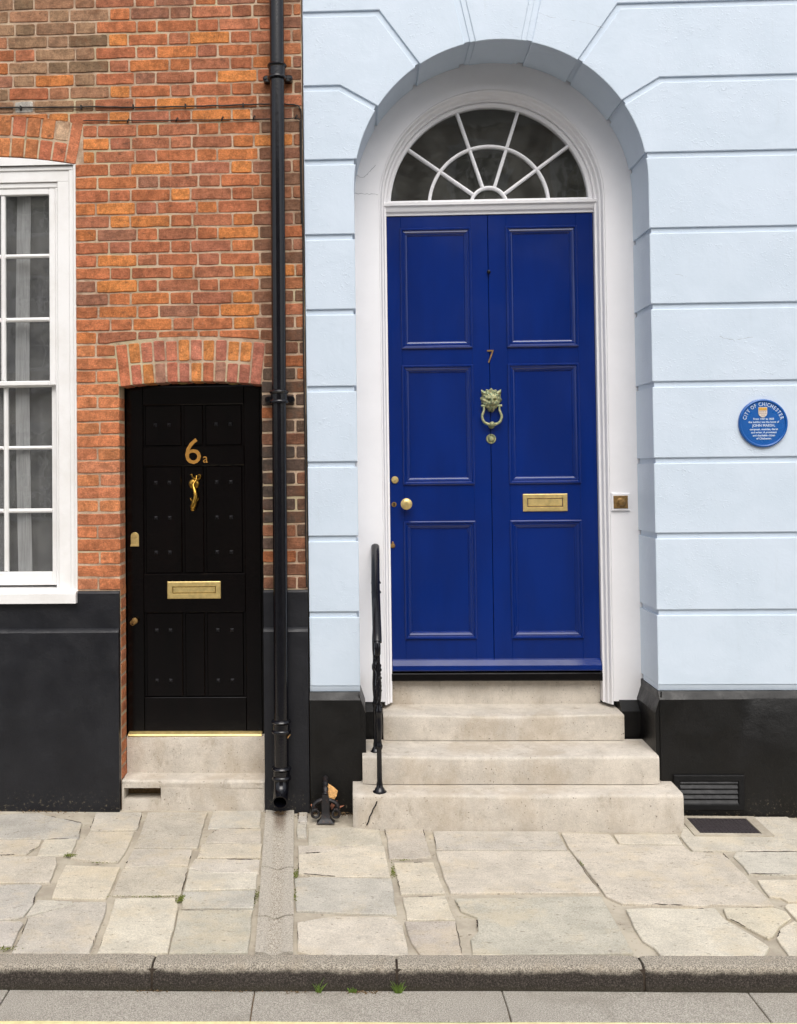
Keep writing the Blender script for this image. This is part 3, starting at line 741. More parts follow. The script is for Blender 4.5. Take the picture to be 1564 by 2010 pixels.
f = MB(); f.put(lathe((-1.290, LY + .001, 1.046), (0, -1, 0), [(.006, 0), (.006, .012), (.016, .018), (.019, .026), (.016, .034), (.004, .037)])); f.put(lathe((-1.307, LY + .001, 1.032), (0, -1, 0), [(.017, 0), (.016, .004), (.012, .005)])); f.build('knob', 'dull_brass', d6, smooth=40)
f = MB(); f.put(box(-1.310, -1.304, LY - .006, LY - .003, 1.022, 1.034)); f.build('keyhole', 'dark_hole', d6)
f = MB(); f.put(loft([[(x, LY - .035, .390), (x, LY - .030, .399), (x, LY + .02, .412), (x, LY + .02, .386), (x, LY - .032, .386)] for x in (-1.332, -.562)])); f.build('weather_bar', 'brass', d6)
# dolphin knocker
f = MB()
pts = smooth_pts([(-.928, LY - .006, 1.880), (-.930, LY - .014, 1.855), (-.945, LY - .022, 1.826), (-.934, LY - .034, 1.790), (-.930, LY - .038, 1.755), (-.938, LY - .036, 1.722), (-.946, LY - .030, 1.700), (-.948, LY - .022, 1.684)], 4)
rr = [.004 + .013 * min(1, (k / (len(pts) - 1)) * 1.35) ** 1.2 * (1 if k < len(pts) - 4 else .8) for k in range(len(pts))]
f.put(tube(pts, rr, 10)); f.put(lathe((-.943, LY + .001, 1.832), (0, -1, 0), [(.031, 0), (.031, .006), (.026, .012), (.012, .015), (.002, .016)]))
f.put(tube(smooth_pts([(-.930, LY - .014, 1.856), (-.948, LY - .02, 1.872), (-.953, LY - .018, 1.888), (-.962, LY - .016, 1.884)], 4), [.006 - .0004 * k for k in range(13)], 6))
f.put(tube(smooth_pts([(-.928, LY - .014, 1.856), (-.908, LY - .02, 1.862), (-.903, LY - .022, 1.880), (-.916, LY - .02, 1.884), (-.918, LY - .02, 1.872)], 4), [.006 - .0002 * k for k in range(17)], 6))
for s in (-1, 1): f.put(tube([(-.938, LY - .034, 1.735), (-.938 + s * .018, LY - .030, 1.737), (-.938 + s * .024, LY - .026, 1.752)], [.007, .005, .001], 6))
f.build('knocker', 'old_brass', d6, smooth=50)
f = MB()
for x in (-.99, -.70): f.put(lathe((x, .09, d_in(x) + .001), (0, 0, -1), [(.028, 0), (.028, .004), (.018, .006), (.018, -.004)]))
f.build('soffit_lamp_rim', 'brass', d6)

# ------------------------------------------------------------------ pale blue stuccoed house, number 7
th = thing('stucco_house', (.8, .2, 0), 'pale blue stuccoed house with grooved blocks around an arched doorway', 'house')
XC, ZC, RO = .8255, 3.496, .8205                       # doorway: centre, springing, radius
XL, XR, ZT = -.277, 3.3, 5.6
LV = [.700, 1.097, 1.520, 1.936, 2.360, 2.793, 3.218, 3.643, 4.066, 4.489]
tw = thing('wall', (.8, .1, 0), parent=th)
def arc(r, a0, a1, n, cx=XC, cz=ZC): return [(cx + r * math.cos(math.radians(a0 + (a1 - a0) * k / n)), cz + r * math.sin(math.radians(a0 + (a1 - a0) * k / n))) for k in range(n + 1)]
m = MB(); q = RO + .013; GB = .012
m.put(box(XL + .004, XC - q, GB, .335, .30, ZC)); m.put(box(XC + q, XR, GB, .335, .30, ZC))
m.put(prism_xz([(XL + .004, ZC)] + arc(q, 180, 0, 48) + [(XR, ZC), (XR, ZT), (XL + .004, ZT)], GB, .335, 0))
m.build('groove_backing', 'stucco', tw)
def block(p, arcs=(), gap=.0155, y0=0., bev=.0045):
    """p: outline with joints of no width; edges on the arch (in arcs) stay where they are"""
    if area(p) < 0:
        n = len(p); p = p[::-1]; arcs = {(n - 2 - i) % n for i in arcs}
    d = [0 if i in arcs else gap for i in range(len(p))]
    p = inset(p, d); add('stucco_block', *prism_xz(p, y0 + U(-.0006, .0006), .343, bev, 2), 'stucco', tw)
def xa(z): return math.sqrt(max(0, RO * RO - max(0, z - ZC) ** 2))
for k in range(6):
    z0, z1 = LV[k] - (.0155 if k == 0 else 0), LV[k + 1]
    for s in (-1, 1):
        e = XC + s * RO; far_ = XL - .0135 if s < 0 else XR
        p = [(far_, z0), (e, z0), (e, z1), (far_, z1)]; block(p, {1})
def ang(x, z): return math.degrees(math.atan2(z - ZC, x - XC))
A1, A2, A3 = 147.0, 123.5, 102.2                        # joints radiating from the arch, left side
bend1, bend2 = (-.072, LV[8]), (.150, LV[9])
K = lambda a, r=RO: (XC + r * math.cos(math.radians(a)), ZC + r * math.sin(math.radians(a)))
for s in (1, -1):
    mir = (lambda p: p) if s == 1 else (lambda p: [(2 * XC - x, z) for x, z in p])
    far_ = XL - .0135 if s == 1 else 2 * XC - XR
    def go(p, arcs):
        p = mir(p); block(p, arcs)
    z = LV[6]; a7 = 180 - math.degrees(math.asin((LV[7] - ZC) / RO))
    lo = [(far_, z), (XC - RO, z)] + arc(RO, 180, a7, 5) + [(far_, LV[7])]
    go(lo, set(range(1, len(lo) - 2)))
    hi = [(far_, LV[7])] + arc(RO, a7, A1, 10) + [bend1, (far_, LV[8])]
    go(hi, set(range(1, len(hi) - 3)))
    b2 = [(far_, LV[8]), bend1] + arc(RO, A1, A2, 10) + [bend2, (far_, LV[9])]
    go(b2, set(range(2, len(b2) - 3)))
    top = K(A3, RO + (ZT - ZC - RO) / math.sin(math.radians(A3)) * 1.0)
    b3 = [(far_, LV[9]), bend2] + arc(RO, A2, A3, 10) + [(XC + (ZT - ZC) / math.tan(math.radians(A3)), ZT), (far_, ZT)]
    go(b3, set(range(2, len(b3) - 3)))
def keystone(r, gap, y0, bev):
    a = math.radians(A3); ux, uz = math.cos(a), math.sin(a); nx_, nz_ = uz * gap, -ux * gap       # left joint moved sideways by the gap
    x_b, z_b = XC + r * ux + nx_, ZC + r * uz + nz_
    aa = math.degrees(math.atan2(z_b - ZC, x_b - XC)); x_t = XC + ux / uz * (ZT - ZC) + gap / uz
    p = arc(r, aa, 180 - aa, 12) + [(2 * XC - x_t, ZT), (x_t, ZT)]
    add('stucco_block', *prism_xz(p[::-1], y0, .343, bev), 'stucco', tw)
keystone(RO, .046, 0., .0045); keystone(RO + .006, .018, .006, .002)
def hair(name, pts, r, m, par):
    P = []
    for p_ in smooth_pts(pts, 7): P.append(p_ + Vector((U(-.0015, .0015), 0, U(-.003, .003))))
    add(name, *tube(P, [r * U(.5, 1.3) for _ in P], 5), m, par)
# black base of the house, with its sloping top
pl = thing('base_course', (.8, -.03, 0), parent=th)
def blue_plinth(x0, x1, ret=None):
    n = max(2, int((x1 - x0) / .1)); rings = []
    for i in range(n + 1):
        x = x0 + (x1 - x0) * i / n; w = lambda: U(-.001, .001)
        rings.append([(x, .34, -.03), (x, -.036 + w(), -.03), (x, -.036 + w(), .3), (x, -.036 + w(), .628 + w()), (x, -.030, .638 + w()), (x, -.008, .668 + w()), (x, .34, .668)])
    add('painted_plinth', *loft(rings), 'black_plinth', pl, smooth=30)
blue_plinth(XL, .004); blue_plinth(1.642, XR)
def drip(x0, x1): add('stucco_foot', *loft([[(x, .30, .669), (x, .009, .669), (x, .007, .676), (x, .001, .6985), (x, .30, .6985)] for x in (x0, x1)]), 'stucco', pl)
drip(XL + .002, XC - RO - .001); drip(XC + RO + .001, XR)
for s in (-1, 1):
    e = XC + s * RO; f = MB(); X = lambda d: e - s * d
    # black returns inside the doorway and blocks under the white pilasters
    ring = lambda y: [(X(-.01), y, .19), (X(.028), y, .19), (X(.028), y, .555), (X(-.01), y, .668)]
    f.put(loft([ring(-.03), ring(.345)]))
    w = .132 if s > 0 else .128
    pr = [(.20, .335), (.272, .335), (.272, .492), (.345, .545 if s > 0 else .53), (.40, .545), (.40, .335)][1:]
    f.put(loft([[(x, y, z) for y, z in pr] for x in (X(.0285), X(w))]))
    f.build('painted_return', 'black_plinth', pl)

# white doorcase: flat ring, mouldings, transom
dc = thing('doorcase', (XC, .4, .5), parent=th)
XD, ZD = .8175, 3.492
def arch_path(r, zb, n=40): return [(XD - r, zb)] + arc(r, 180, 0, n, XD, ZD) + [(XD + r, zb)]
def arch_mould(name, prof, zb, m, par, sm=35):
    """loft a closed profile of (radius, y) round the arched opening"""
    paths = [arch_path(r, zb) for r, y in prof]; n = len(paths[0])
    rings = [[(paths[k][i][0], prof[k][1], paths[k][i][1]) for k in range(len(prof))] for i in range(n)]
    return add(name, *loft(rings), m, par, smooth=sm)
arch_mould('pilaster_arch', [(.86, .342), (.668, .342), (.668, .50), (.86, .50)], .535, 'white_paint', dc)
arch_mould('moulding', [(.6675, .346), (.664, .343), (.658, .346), (.652, .358), (.650, .372), (.645, .376), (.641, .378), (.637, .388), (.6345, .404), (.632, .408), (.6215, .412), (.6215, .50), (.6675, .50)], .515, 'white_paint', dc, 25)
f = MB(); f.put(loft([[(x, .500, 3.437), (x, .440, 3.437), (x, .438, 3.450), (x, .424, 3.458), (x, .416, 3.474), (x, .414, 3.488), (x, .400, 3.490), (x, .398, 3.505), (x, .410, 3.512), (x, .432, 3.516), (x, .440, 3.527), (x, .50, 3.527)] for x in (XD - .640, XD + .640)]))
f.build('transom', 'white_paint', dc, smooth=25)
fl = thing('fanlight', (XD, .46, 3.52), parent=th, label='half-round fanlight with white radiating glazing bars')
FZ = ZD
arcpts = lambda r, n=40, z0=3.522: [p_ for p_ in arc(r, 180, 0, n, XD, FZ) if p_[1] > z0 - .03]
def arc_bar(name, r0, r1, y0, y1):
    rings = []
    for k in range(41):
        a = math.radians(180 - 180 * k / 40); c_, s_ = math.cos(a), math.sin(a); rm_ = (r0 + r1) / 2
        rings.append([(XD + r * c_, y, FZ + r * s_) for r, y in ((r0, y1), (r0, y0 + .008), (rm_ - .003, y0), (rm_ + .003, y0), (r1, y0 + .008), (r1, y1))])
    return add(name, *loft(rings), 'white_paint', fl, smooth=30)
arc_bar('fan_frame', .5935, .623, .425, .475); arc_bar('glazing_bar', .349, .369, .44, .475); arc_bar('glazing_bar', .098, .118, .44, .475)
for a in (36, 72, 108, 144):
    for r0, r1 in ((.118, .349), (.369, .594)):
        t = math.radians(a); u = Vector((math.cos(t), 0, math.sin(t))); n_ = Vector((-u.z, 0, u.x)); rings = []
        for r in (r0 - .003, r1 + .003):
            c_ = Vector((XD, 0, FZ)) + u * r
            rings.append([c_ + n_ * w + Vector((0, y, 0)) for w, y in ((-.010, .475), (-.010, .449), (-.003, .441), (.003, .441), (.010, .449), (.010, .475))])
        add('glazing_bar', *loft(rings), 'white_paint', fl)
def sector(r0, r1, a0, a1):
    o = arc(r1, a0, a1, 8, XD, FZ); i_ = arc(r0, a1, a0, 8, XD, FZ) if r0 > 0 else [(XD, FZ)]
    return [(x, max(z, 3.50)) for x, z in o + i_]
for k in range(5):
    add('pane', *prism_xz(sector(.110, .352, 36 * k, 36 * k + 36), .458, .462, 0), 'glass', fl)
    add('pane', *prism_xz(sector(.366, .600, 36 * k, 36 * k + 36), .4585, .4625, 0), 'glass', fl)
add('pane', *prism_xz(arc(.101, 0, 180, 12, XD, FZ), .458, .462, 0), 'glass', fl)
hl = thing('hall', (XC, 1.2, .6), parent=th)
add('hall_wall', *inner_box(.02, 1.63, .50, 3.2, .5, 4.6), 'hall_wall', hl)
add('hall_picture', *box(1.585, 1.625, 1.2, 1.9, 3.3, 4.05), 'hall_picture', hl)

# blue front door
DY = .448
d7 = thing('door', (XD, DY, .69), parent=th, label='tall glossy blue six-panelled front door with number 7')
x0, x1, xm = .198, 1.437, .8075
PXs = [(.283, .703), (.917, 1.335)]; PZs = [(.888, 1.586), (1.812, 2.526), (2.632, 3.356)]
for i, (a, b) in enumerate(((x0, xm - .0015), (xm + .0015, x1))):
    f = MB(); p0, p1 = PXs[i]; f.put(box(a, p0, DY, DY + .045, .695, 3.435, .002)); f.put(box(p1, b, DY, DY + .045, .695, 3.435, .002))
    zs = [.695] + [v for z in PZs for v in z] + [3.435]
    for k in range(0, 8, 2): f.put(box(p0, p1, DY + .0006, DY + .045, zs[k], zs[k + 1], .0015))
    f.build('door_leaf', 'blue_gloss', d7)
for a, b in PXs:
    for c_, d in PZs:
        f = MB(); f.put(rect_ring(a, b, c_, d, [(-.004, DY + .003), (-.004, DY - .008), (.001, DY - .012), (.008, DY - .011), (.013, DY - .004), (.015, DY - .002), (.022, DY - .003), (.030, DY + .004), (.036, DY + .006), (.041, DY + .012), (.043, DY + .020)])); f.build('panel_moulding', 'blue_gloss', d7)
        add('panel', *box(a + .030, b - .030, DY + .013, DY + .03, c_ + .030, d - .030), 'blue_gloss', d7)
f = MB(); f.put(loft([[(x, DY, .700), (x, .412, .700), (x, .408, .706), (x, .410, .732), (x, .436, .760), (x, DY, .766)] for x in (x0 + .001, x1 - .001)])); f.build('weather_board', 'blue_gloss', d7)
f = MB(); f.put(box(.190, 1.442, .408, .52, .640, .688, .006)); f.build('sill', 'black_gloss', d7)
text_mesh('numeral', '7', .116, (.811, DY - .003, 2.537), 'dull_brass', d7, .0035, sx=.84, bold=-.0012)
f = MB()
# lion mask as a relief: radius outline with mane tufts, face modelled by bumps
LX, LZ = .812, 2.309; rings = []
def relief(u, v):
    gq = lambda x, z, sx, sz, h: h * math.exp(-((u - x) / sx) ** 2 - ((v - z) / sz) ** 2)
    rho = math.hypot(u, v); th_ = math.atan2(v, u)
    h = .040 * max(0, 1 - rho ** 2.2) ** .6 + gq(0, -.05, .13, .5, .014) + gq(0, -.28, .30, .18, .016) + gq(0, -.12, .16, .12, .010)
    for s in (-1, 1): h += gq(.33 * s, .20, .20, .09, .011) - gq(.28 * s, .04, .12, .09, .014) + gq(.36 * s, -.22, .16, .18, .008)
    h -= gq(0, -.44, .26, .04, .012); h += gq(0, -.62, .22, .16, .010)
    if rho > .5: h += .007 * math.sin(th_ * 13 + rho * 7) * min(1, (rho - .5) * 3)
    if rho < .9: h += .004 * math.sin(th_ * 19 - rho * 14) * max(0, v)
    return h
for j in range(15):
    ring = []
    for k in range(72):
        t = 2 * math.pi * k / 72; rho = j / 14; edge = 1 + .07 * math.sin(t * 13 + .6) + (.06 if .2 < math.sin(t) < .75 else 0)
        if math.sin(t) < -.2: edge *= 1 - .32 * (abs(math.cos(t)) ** .7) * min(1, -math.sin(t) * 1.3 + .2)
        u, v = rho * math.cos(t) * edge, rho * math.sin(t) * edge
        ring.append((LX + u * .062, DY + .001 - (relief(u, v) if j < 14 else 0), LZ + v * .073))
    rings.append(ring)
f.put(loft(rings))
for s in (-1, 1):
    f.put(tube([(LX + s * .036, DY - .012, 2.352), (LX + s * .052, DY - .014, 2.362), (LX + s * .059, DY - .010, 2.376)], [.014, .011, .002], 8))
    f.put(cyl((LX + s * .028, DY - .02, 2.278), (s, 0, 0), .0075, .0075, .034, 10))
f.build('lion_mask', 'bronze', d7, smooth=45)
f = MB()
pts = smooth_pts([(LX - .046, DY - .020, 2.276), (LX - .047, DY - .023, 2.250), (LX - .058, DY - .028, 2.215), (LX - .046, DY - .032, 2.180), (LX - .018, DY - .034, 2.166), (LX, DY - .034, 2.164), (LX + .018, DY - .034, 2.166), (LX + .046, DY - .032, 2.180), (LX + .058, DY - .028, 2.215), (LX + .047, DY - .023, 2.250), (LX + .046, DY - .020, 2.276)], 5)
f.put(tube(pts, [.0065 + .0022 * math.sin(math.pi * k / (len(pts) - 1)) for k in range(len(pts))], 10))
f.put(lathe((LX - .022, DY - .034, 2.166), (1, 0, 0), [(.008, 0), (.011, .004), (.009, .008), (.015, .014), (.018, .022), (.015, .030), (.009, .036), (.011, .040), (.008, .044)], 14))
f.put(lathe((LX, DY + .001, 2.160), (0, -1, 0), [(.019, 0), (.019, .012), (.014, .018), (.004, .020)], 16))
f.build('knocker_ring', 'bronze', d7, smooth=45)
f = MB(); f.put(lathe((.8085, DY + .001, 2.080), (0, -1, 0), [(.030, 0), (.030, .004), (.027, .008), (.022, .008), (.021, .004), (.019, .006), (.012, .016), (.002, .018)], 24)); f.build('bell_pull', 'bronze', d7, smooth=40)
f = MB(); f.put(lathe((.808, DY + .001, 3.085), (0, -1, 0), [(.008, 0), (.008, .01), (.012, .016), (.008, .022), (.001, .023)], 12)); f.build('door_stud', 'iron_paint', d7, smooth=40)
letter_plate(.992, 1.256, 1.643, 1.747, DY, d7, (.027, 0))
f = MB(); f.put(lathe((.229, DY + .001, 1.840), (0, -1, 0), [(.022, 0), (.022, .006), (.019, .010), (.010, .011), (.001, .011)], 20)); f.build('lock', 'brass', d7, smooth=35)
f = MB(); f.put(box(.2275, .2305, DY - .0125, DY - .009, 1.828, 1.838)); f.put(cyl((.222, DY - .003, 1.697), (0, -1, 0), .005, .005, .002, 10)); f.put(box(.2195, .2245, DY - .005, DY - .002, 1.680, 1.696)); f.build('keyhole', 'dark_hole', d7)
f = MB(); f.put(lathe((.222, DY + .001, 1.692), (0, -1, 0), [(.016, 0), (.015, .003), (.012, .003)], 16)); f.build('escutcheon', 'dull_brass', d7)
f = MB(); f.put(lathe((.294, DY + .001, 1.696), (0, -1, 0), [(.026, 0), (.026, .004), (.014, .010), (.013, .030), (.026, .036), (.034, .046), (.034, .058), (.026, .066), (.010, .069), (.001, .069)], 28)); f.build('knob', 'brass', d7, smooth=35)
f = MB(); f.put(lathe((.211, DY + .001, 1.445), (0, -1, 0), [(.015, 0), (.015, .005), (.011, .010), (.001, .011)], 18)); f.put(lathe((.211, DY + .001, 1.464), (0, -1, 0), [(.006, 0), (.006, .005), (.001, .007)], 10)); f.build('lock', 'dull_brass', d7, smooth=35)

for pts in ([(1.052, .0008, 4.462), (1.145, .0008, 4.430), (1.288, .0008, 4.406), (1.408, .0008, 4.366)], [(1.66, .0008, 2.954), (1.775, .0008, 2.971), (1.847, .0008, 2.955)], [(2.02, .0008, 2.62), (2.10, .0008, 2.60), (2.2, .0008, 2.615)]):
    hair('hairline_crack', pts, .0009, 'crack_grey', tw)
for pts in ([(.012, .3418, 3.672), (.045, .3418, 3.648), (.076, .3418, 3.660), (.137, .3418, 3.722)], [(.008, .3418, 3.553), (.07, .3418, 3.549), (.147, .3418, 3.543)]):
    hair('hairline_crack', pts, .0010, 'crack_grey', dc)
add('drill_hole', *cyl((-.121, -.0004, 2.478), (0, 1, 0), .007, .006, .003, 12), 'dark_hole', tw)
# ------------------------------------------------------------------ steps
def worn_step(x0, x1, yf, yb, z0, z1, r, sag=.004, seed=1, endr=.02, name='step', parent=None, m='step_stone'):
    rnd = random.Random(seed); rings = []; n = 40; ph = rnd.random() * 6
    for i in range(n + 1):
        t = i / n; x = x0 + (x1 - x0) * t; e = min(t, 1 - t) * (x1 - x0)
        k = 0 if e > endr else (1 - math.sqrt(max(0, 1 - (1 - e / endr) ** 2)))
        if i in (0, n): k = 1
        yq = yf + k * endr * .6 + .003 * math.sin(x * 5 + ph) + rnd.uniform(-.0012, .0012)
        zt = z1 - sag * math.exp(-((t - .5) / .3) ** 2) - k * .004 + rnd.uniform(-.0008, .0008)
        pr = [(yb, z0), (yq + .002, z0), (yq, z0 + .3 * (z1 - z0)), (yq + .002 * math.sin(x * 9 + ph), z0 + .6 * (z1 - z0))]
        rr_ = r * (1 + .2 * math.sin(x * 7 + ph))
        for j in range(5):
            a = math.pi / 2 * j / 4; pr.append((yq + rr_ * (1 - math.cos(a)), zt - rr_ * (1 - math.sin(a))))
        pr += [(yb, z1 + .001)]
        rings.append([(x, y, z) for y, z in pr])
    return add(name, *loft(rings), m, parent, smooth=50)
st = thing('stone_steps', (.82, -.1, 0), 'flight of pale stone steps rising to the tall blue door', 'steps')
worn_step(-.042, 1.696, -.275, .02, -.05, .184, .019, .003, 3, .05, parent=st)
worn_step(.012, 1.617, -.104, .24, .188, .341, .017, .009, 5, .02, parent=st)
worn_step(.136, 1.510, .200, .52, .345, .492, .015, .010, 8, .015, parent=st)
worn_step(.187, 1.437, .474, .56, .488, .638, .006, .0, 11, .004, name='threshold_stone', parent=st)
f = MB(); f.put(box(.03, 1.60, -.085, .02, .17, .19)); f.put(box(.15, 1.495, .22, .24, .325, .347)); f.build('joint_fill', 'joint_dark', st)
# crack through the left end of the lowest step
f = MB(); cp = [(.085, .150), (.078, .128), (.066, .112), (.058, .090), (.046, .070), (.040, .045), (.030, .025)]
L = [(x - .0022 - U(0, .002), z) for x, z in cp]; Rr = [(x + .0022 + U(0, .001), z) for x, z in cp]
f.put(prism_xz(L + Rr[::-1], -.2785, -.27, 0)); f.build('crack', 'dark_hole', st)
ds = thing('door_step', (-.94, .05, 0), 'pale stone doorstep with a small slot, below the low black door', 'doorstep')
worn_step(-1.339, -.535, .004, .165, .133, .178, .016, .003, 21, .004, parent=ds)
worn_step(-1.340, -.535, .140, .21, .168, .388, .008, .002, 25, .004, name='threshold_stone', parent=ds)
f = MB(); f.put(box(-1.118, -.536, .006, .16, -.03, .134)); f.put(box(-1.338, -1.327, .006, .16, .068, .134)); f.put(box(-1.338, -1.118, .006, .16, -.03, .068)); f.build('step_front', 'step_stone', ds)
f = MB(); f.put(box(-1.33, -1.11, .12, .14, .06, .14)); f.build('slot_back', 'crumb', ds)

# ------------------------------------------------------------------ downpipe
dp = thing('drainpipe', (-.436, -.065, .06), 'glossy black cast-iron drainpipe running down between the two houses', 'drainpipe')
px = lambda z: -.434 + (z - .25) / 4.3 * .016
PY = -.066
for z0, z1 in ((.255, .50), (.50, 2.30), (2.30, 4.12), (4.12, 5.6)):
    add('pipe', *loft([[(px(z) + .0405 * math.cos(2 * math.pi * k / 24), PY + .0405 * math.sin(2 * math.pi * k / 24), z) for k in range(24)] for z in (z0 + .001, z1 - .001)]), 'iron_paint', dp, smooth=40)
for z0, z1, ears in ((4.095, 4.180, 1), (2.278, 2.350, 1), (.458, .528, 0), (.205, .272, 0)):
    h = z1 - z0; x = px(z0)
    add('collar', *lathe((x, PY, z0), (0, 0, 1), [(.042, -.002), (.052, .0), (.055, .008), (.052, .016), (.047, .020), (.047, h - .020), (.052, h - .016), (.056, h - .008), (.052, h), (.041, h + .004)], 24), 'iron_paint', dp, smooth=45)
    if ears:
        for s in (-1, 1):
            f = MB(); cz = z0 + .025; xc = x + s * .066
            f.put(prism_xz([(x + s * .04, cz - .018)] + [(xc + s * .018 * math.cos(a), cz + .019 * math.sin(a)) for a in [(-90 + 22.5 * k) * math.pi / 180 for k in range(9)]] + [(x + s * .04, cz + .018)], -.022, .022, .004))
            f.put(cyl((xc + s * .004, -.020, cz), (0, -1, 0), .009, .007, .010, 8)); f.build('bracket_ear', 'iron_paint', dp)
sp_pts = [(-.4345, PY, .258), (-.4352, PY, .215), (-.436, PY - .008, .175), (-.437, PY - .026, .142), (-.4375, PY - .055, .118), (-.438, PY - .085, .104)]
def pipe_path(pts, r, n=24):
    rings = []; P = [Vector(p) for p in pts]
    for i, p in enumerate(P):
        d = (P[min(i + 1, len(P) - 1)] - P[max(i - 1, 0)]).normalized(); a = Vector((1, 0, 0)); a = (a - d * a.dot(d)).normalized(); b = d.cross(a)
        rings.append([p + (a * math.cos(2 * math.pi * k / n) + b * math.sin(2 * math.pi * k / n)) * r for k in range(n)])
    return rings
sp_s = smooth_pts(sp_pts, 4)
ro = pipe_path(sp_s, .0415); ri = pipe_path(sp_s, .035)[::-1]
add('shoe', *loft(ro + ri, caps=False), 'iron_paint', dp, smooth=45)

# ------------------------------------------------------------------ handrail
hr = thing('handrail', (.1, -.2, .18), 'black wrought-iron handrail with turned posts on the stone steps', 'handrail')
HX = .102
def post(x, y, zb, zt, k=1.):
    h = zt - zb
    pr = [(.046, 0), (.046, .006), (.034, .012), (.030, .022), (.022, .030), (.021, .045), (.017, .06), (.016, h * .30), (.022, h * .315), (.024, h * .33), (.018, h * .345), (.016, h * .37), (.021, h * .42), (.022, h * .47), (.019, h * .52), (.018, h * .545), (.025, h * .56), (.025, h * .585), (.017, h * .60), (.015, h * .64), (.020, h * .70), (.021, h * .76), (.015, h * .84), (.018, h * .86), (.014, h * .88), (.013, h)]
    return lathe((x, y, zb), (0, 0, 1), [(r * k, d) for r, d in pr], 16)
add('post', *post(HX, -.222, .181, .93, .82), 'iron_paint', hr, smooth=45)
add('post', *post(HX - .016, -.015, .338, 1.16, .62), 'iron_paint', hr, smooth=45)
f = MB()                                                   # raised ornament on both posts
for zz in [.60 + .022 * k for k in range(14)]:
    for a in range(3):
        t = a * math.pi / 2 + zz * 30; f.put(tube([(HX + .011 * math.cos(t), -.222 + .011 * math.sin(t), zz), (HX + .016 * math.cos(t + .4), -.222 + .016 * math.sin(t + .4), zz + .012), (HX + .011 * math.cos(t + .8), -.222 + .011 * math.sin(t + .8), zz + .026)], [.003, .0045, .002], 5))
f.build('post_ornament', 'iron_paint', hr, smooth=True)
rail = [Vector((HX - .004, -.262, .985)), Vector((HX - .004, -.235, 1.02)), Vector((HX - .004, .06, 1.245)), Vector((HX + .002, .318, 1.440)), Vector((HX + .002, .342, 1.448))]
def sweep_rail(P):
    rings = []
    for i, p in enumerate(P):
        d = (P[min(i + 1, len(P) - 1)] - P[max(i - 1, 0)]).normalized(); s = Vector((1, 0, 0)); n_ = s.cross(d)
        if n_.z < 0: n_ = -n_
        rings.append([p + s * a + n_ * b for a, b in ((-.024, -.006), (-.024, .005), (-.017, .014), (-.006, .019), (.006, .019), (.017, .014), (.024, .005), (.024, -.006), (.011, -.013), (-.011, -.013))])
    return loft(rings)
add('rail', *sweep_rail(rail), 'iron_paint', hr, smooth=40)
sc = []
for k in range(22):
    a = math.radians(50 - k * 22); r = .040 * (1 - k / 26); sc.append(Vector((HX - .004, -.232 - .002 + r * math.cos(math.pi - a) * .9, .975 + r * math.sin(math.pi - a))))
f = MB(); f.put(tube(sc, [.011 - .0003 * k for k in range(22)], 8, 1.0)); f.put(cyl((HX - .020, -.238, .972), (1, 0, 0), .018, .018, .032, 14)); f.put(tube([(HX - .004, -.262, .985), (HX - .004, -.275, .955), (HX - .004, -.268, .925), (HX - .004, -.245, .918)], [.017, .018, .017, .012], 10)); f.build('scroll_end', 'iron_paint', hr, smooth=50)
f = MB()
for k in range(2):
    t = .50 + .11 * k; p = rail[1].lerp(rail[3], t); f.put(tube([p + Vector((-.020, 0, -.008)), p + Vector((-.024, .012, -.018)), p + Vector((-.019, .02, -.01))], [.004, .005, .002], 5)); f.put(tube([p + Vector((.020, 0, -.008)), p + Vector((.024, .012, -.018)), p + Vector((.019, .02, -.01))], [.004, .005, .002], 5))
f.build('rail_ornament', 'iron_paint', hr, smooth=True)

# ------------------------------------------------------------------ boot scraper, vent, cover, plaque, bell, cables
bs = thing('boot_scraper', (-.19, -.16, .01), 'small rusty black iron boot scraper with curled feet by the stone steps', 'boot scraper')
SX, SY = -.19, -.172
f = MB(); f.put(loft([[(SX + a * w, SY + b * d, z) for a, b in ((-1, -1), (1, -1), (1, 1), (-1, 1))] for w, d, z in ((.048, .03, .008), (.036, .022, .016), (.024, .014, .032), (.020, .011, .07), (.021, .011, .11), (.017, .010, .155))])); f.build('upright', 'rusty_iron', bs, smooth=30)
f = MB(); pts = smooth_pts([(SX, SY, .15), (SX, SY + .03, .178), (SX - .002, SY + .08, .196), (SX - .004, SY + .15, .205), (SX - .006, -.03, .205)], 5)
f.put(tube(pts, [.016 if k % 4 in (0, 1) else .012 for k in range(len(pts))], 10)); f.build('bar', 'rusty_iron', bs, smooth=40)
for s in (-1, 1):
    f = MB(); cx, cz = SX + s * .052, .048; sp_ = []
    for k in range(26):
        a = math.radians(90 - s * 0 - k * 17); r = .026 * (1 - k / 40); sp_.append((cx - s * r * math.cos(a) * -1, SY - .004 + .001 * k, cz + r * math.sin(a)))
    f.put(tube(sp_, [.0085 - .00012 * k for k in range(26)], 7)); f.put(tube(smooth_pts([(SX, SY + .01, .125), (SX + s * .03, SY + .012, .118), (SX + s * .058, SY + .014, .100), (SX + s * .064, SY + .012, .075), (SX + s * .045, SY + .01, .068)], 4), [.012] * 13 + [.010] * 4, 8)); f.build('curled_foot', 'rusty_iron', bs, smooth=45)

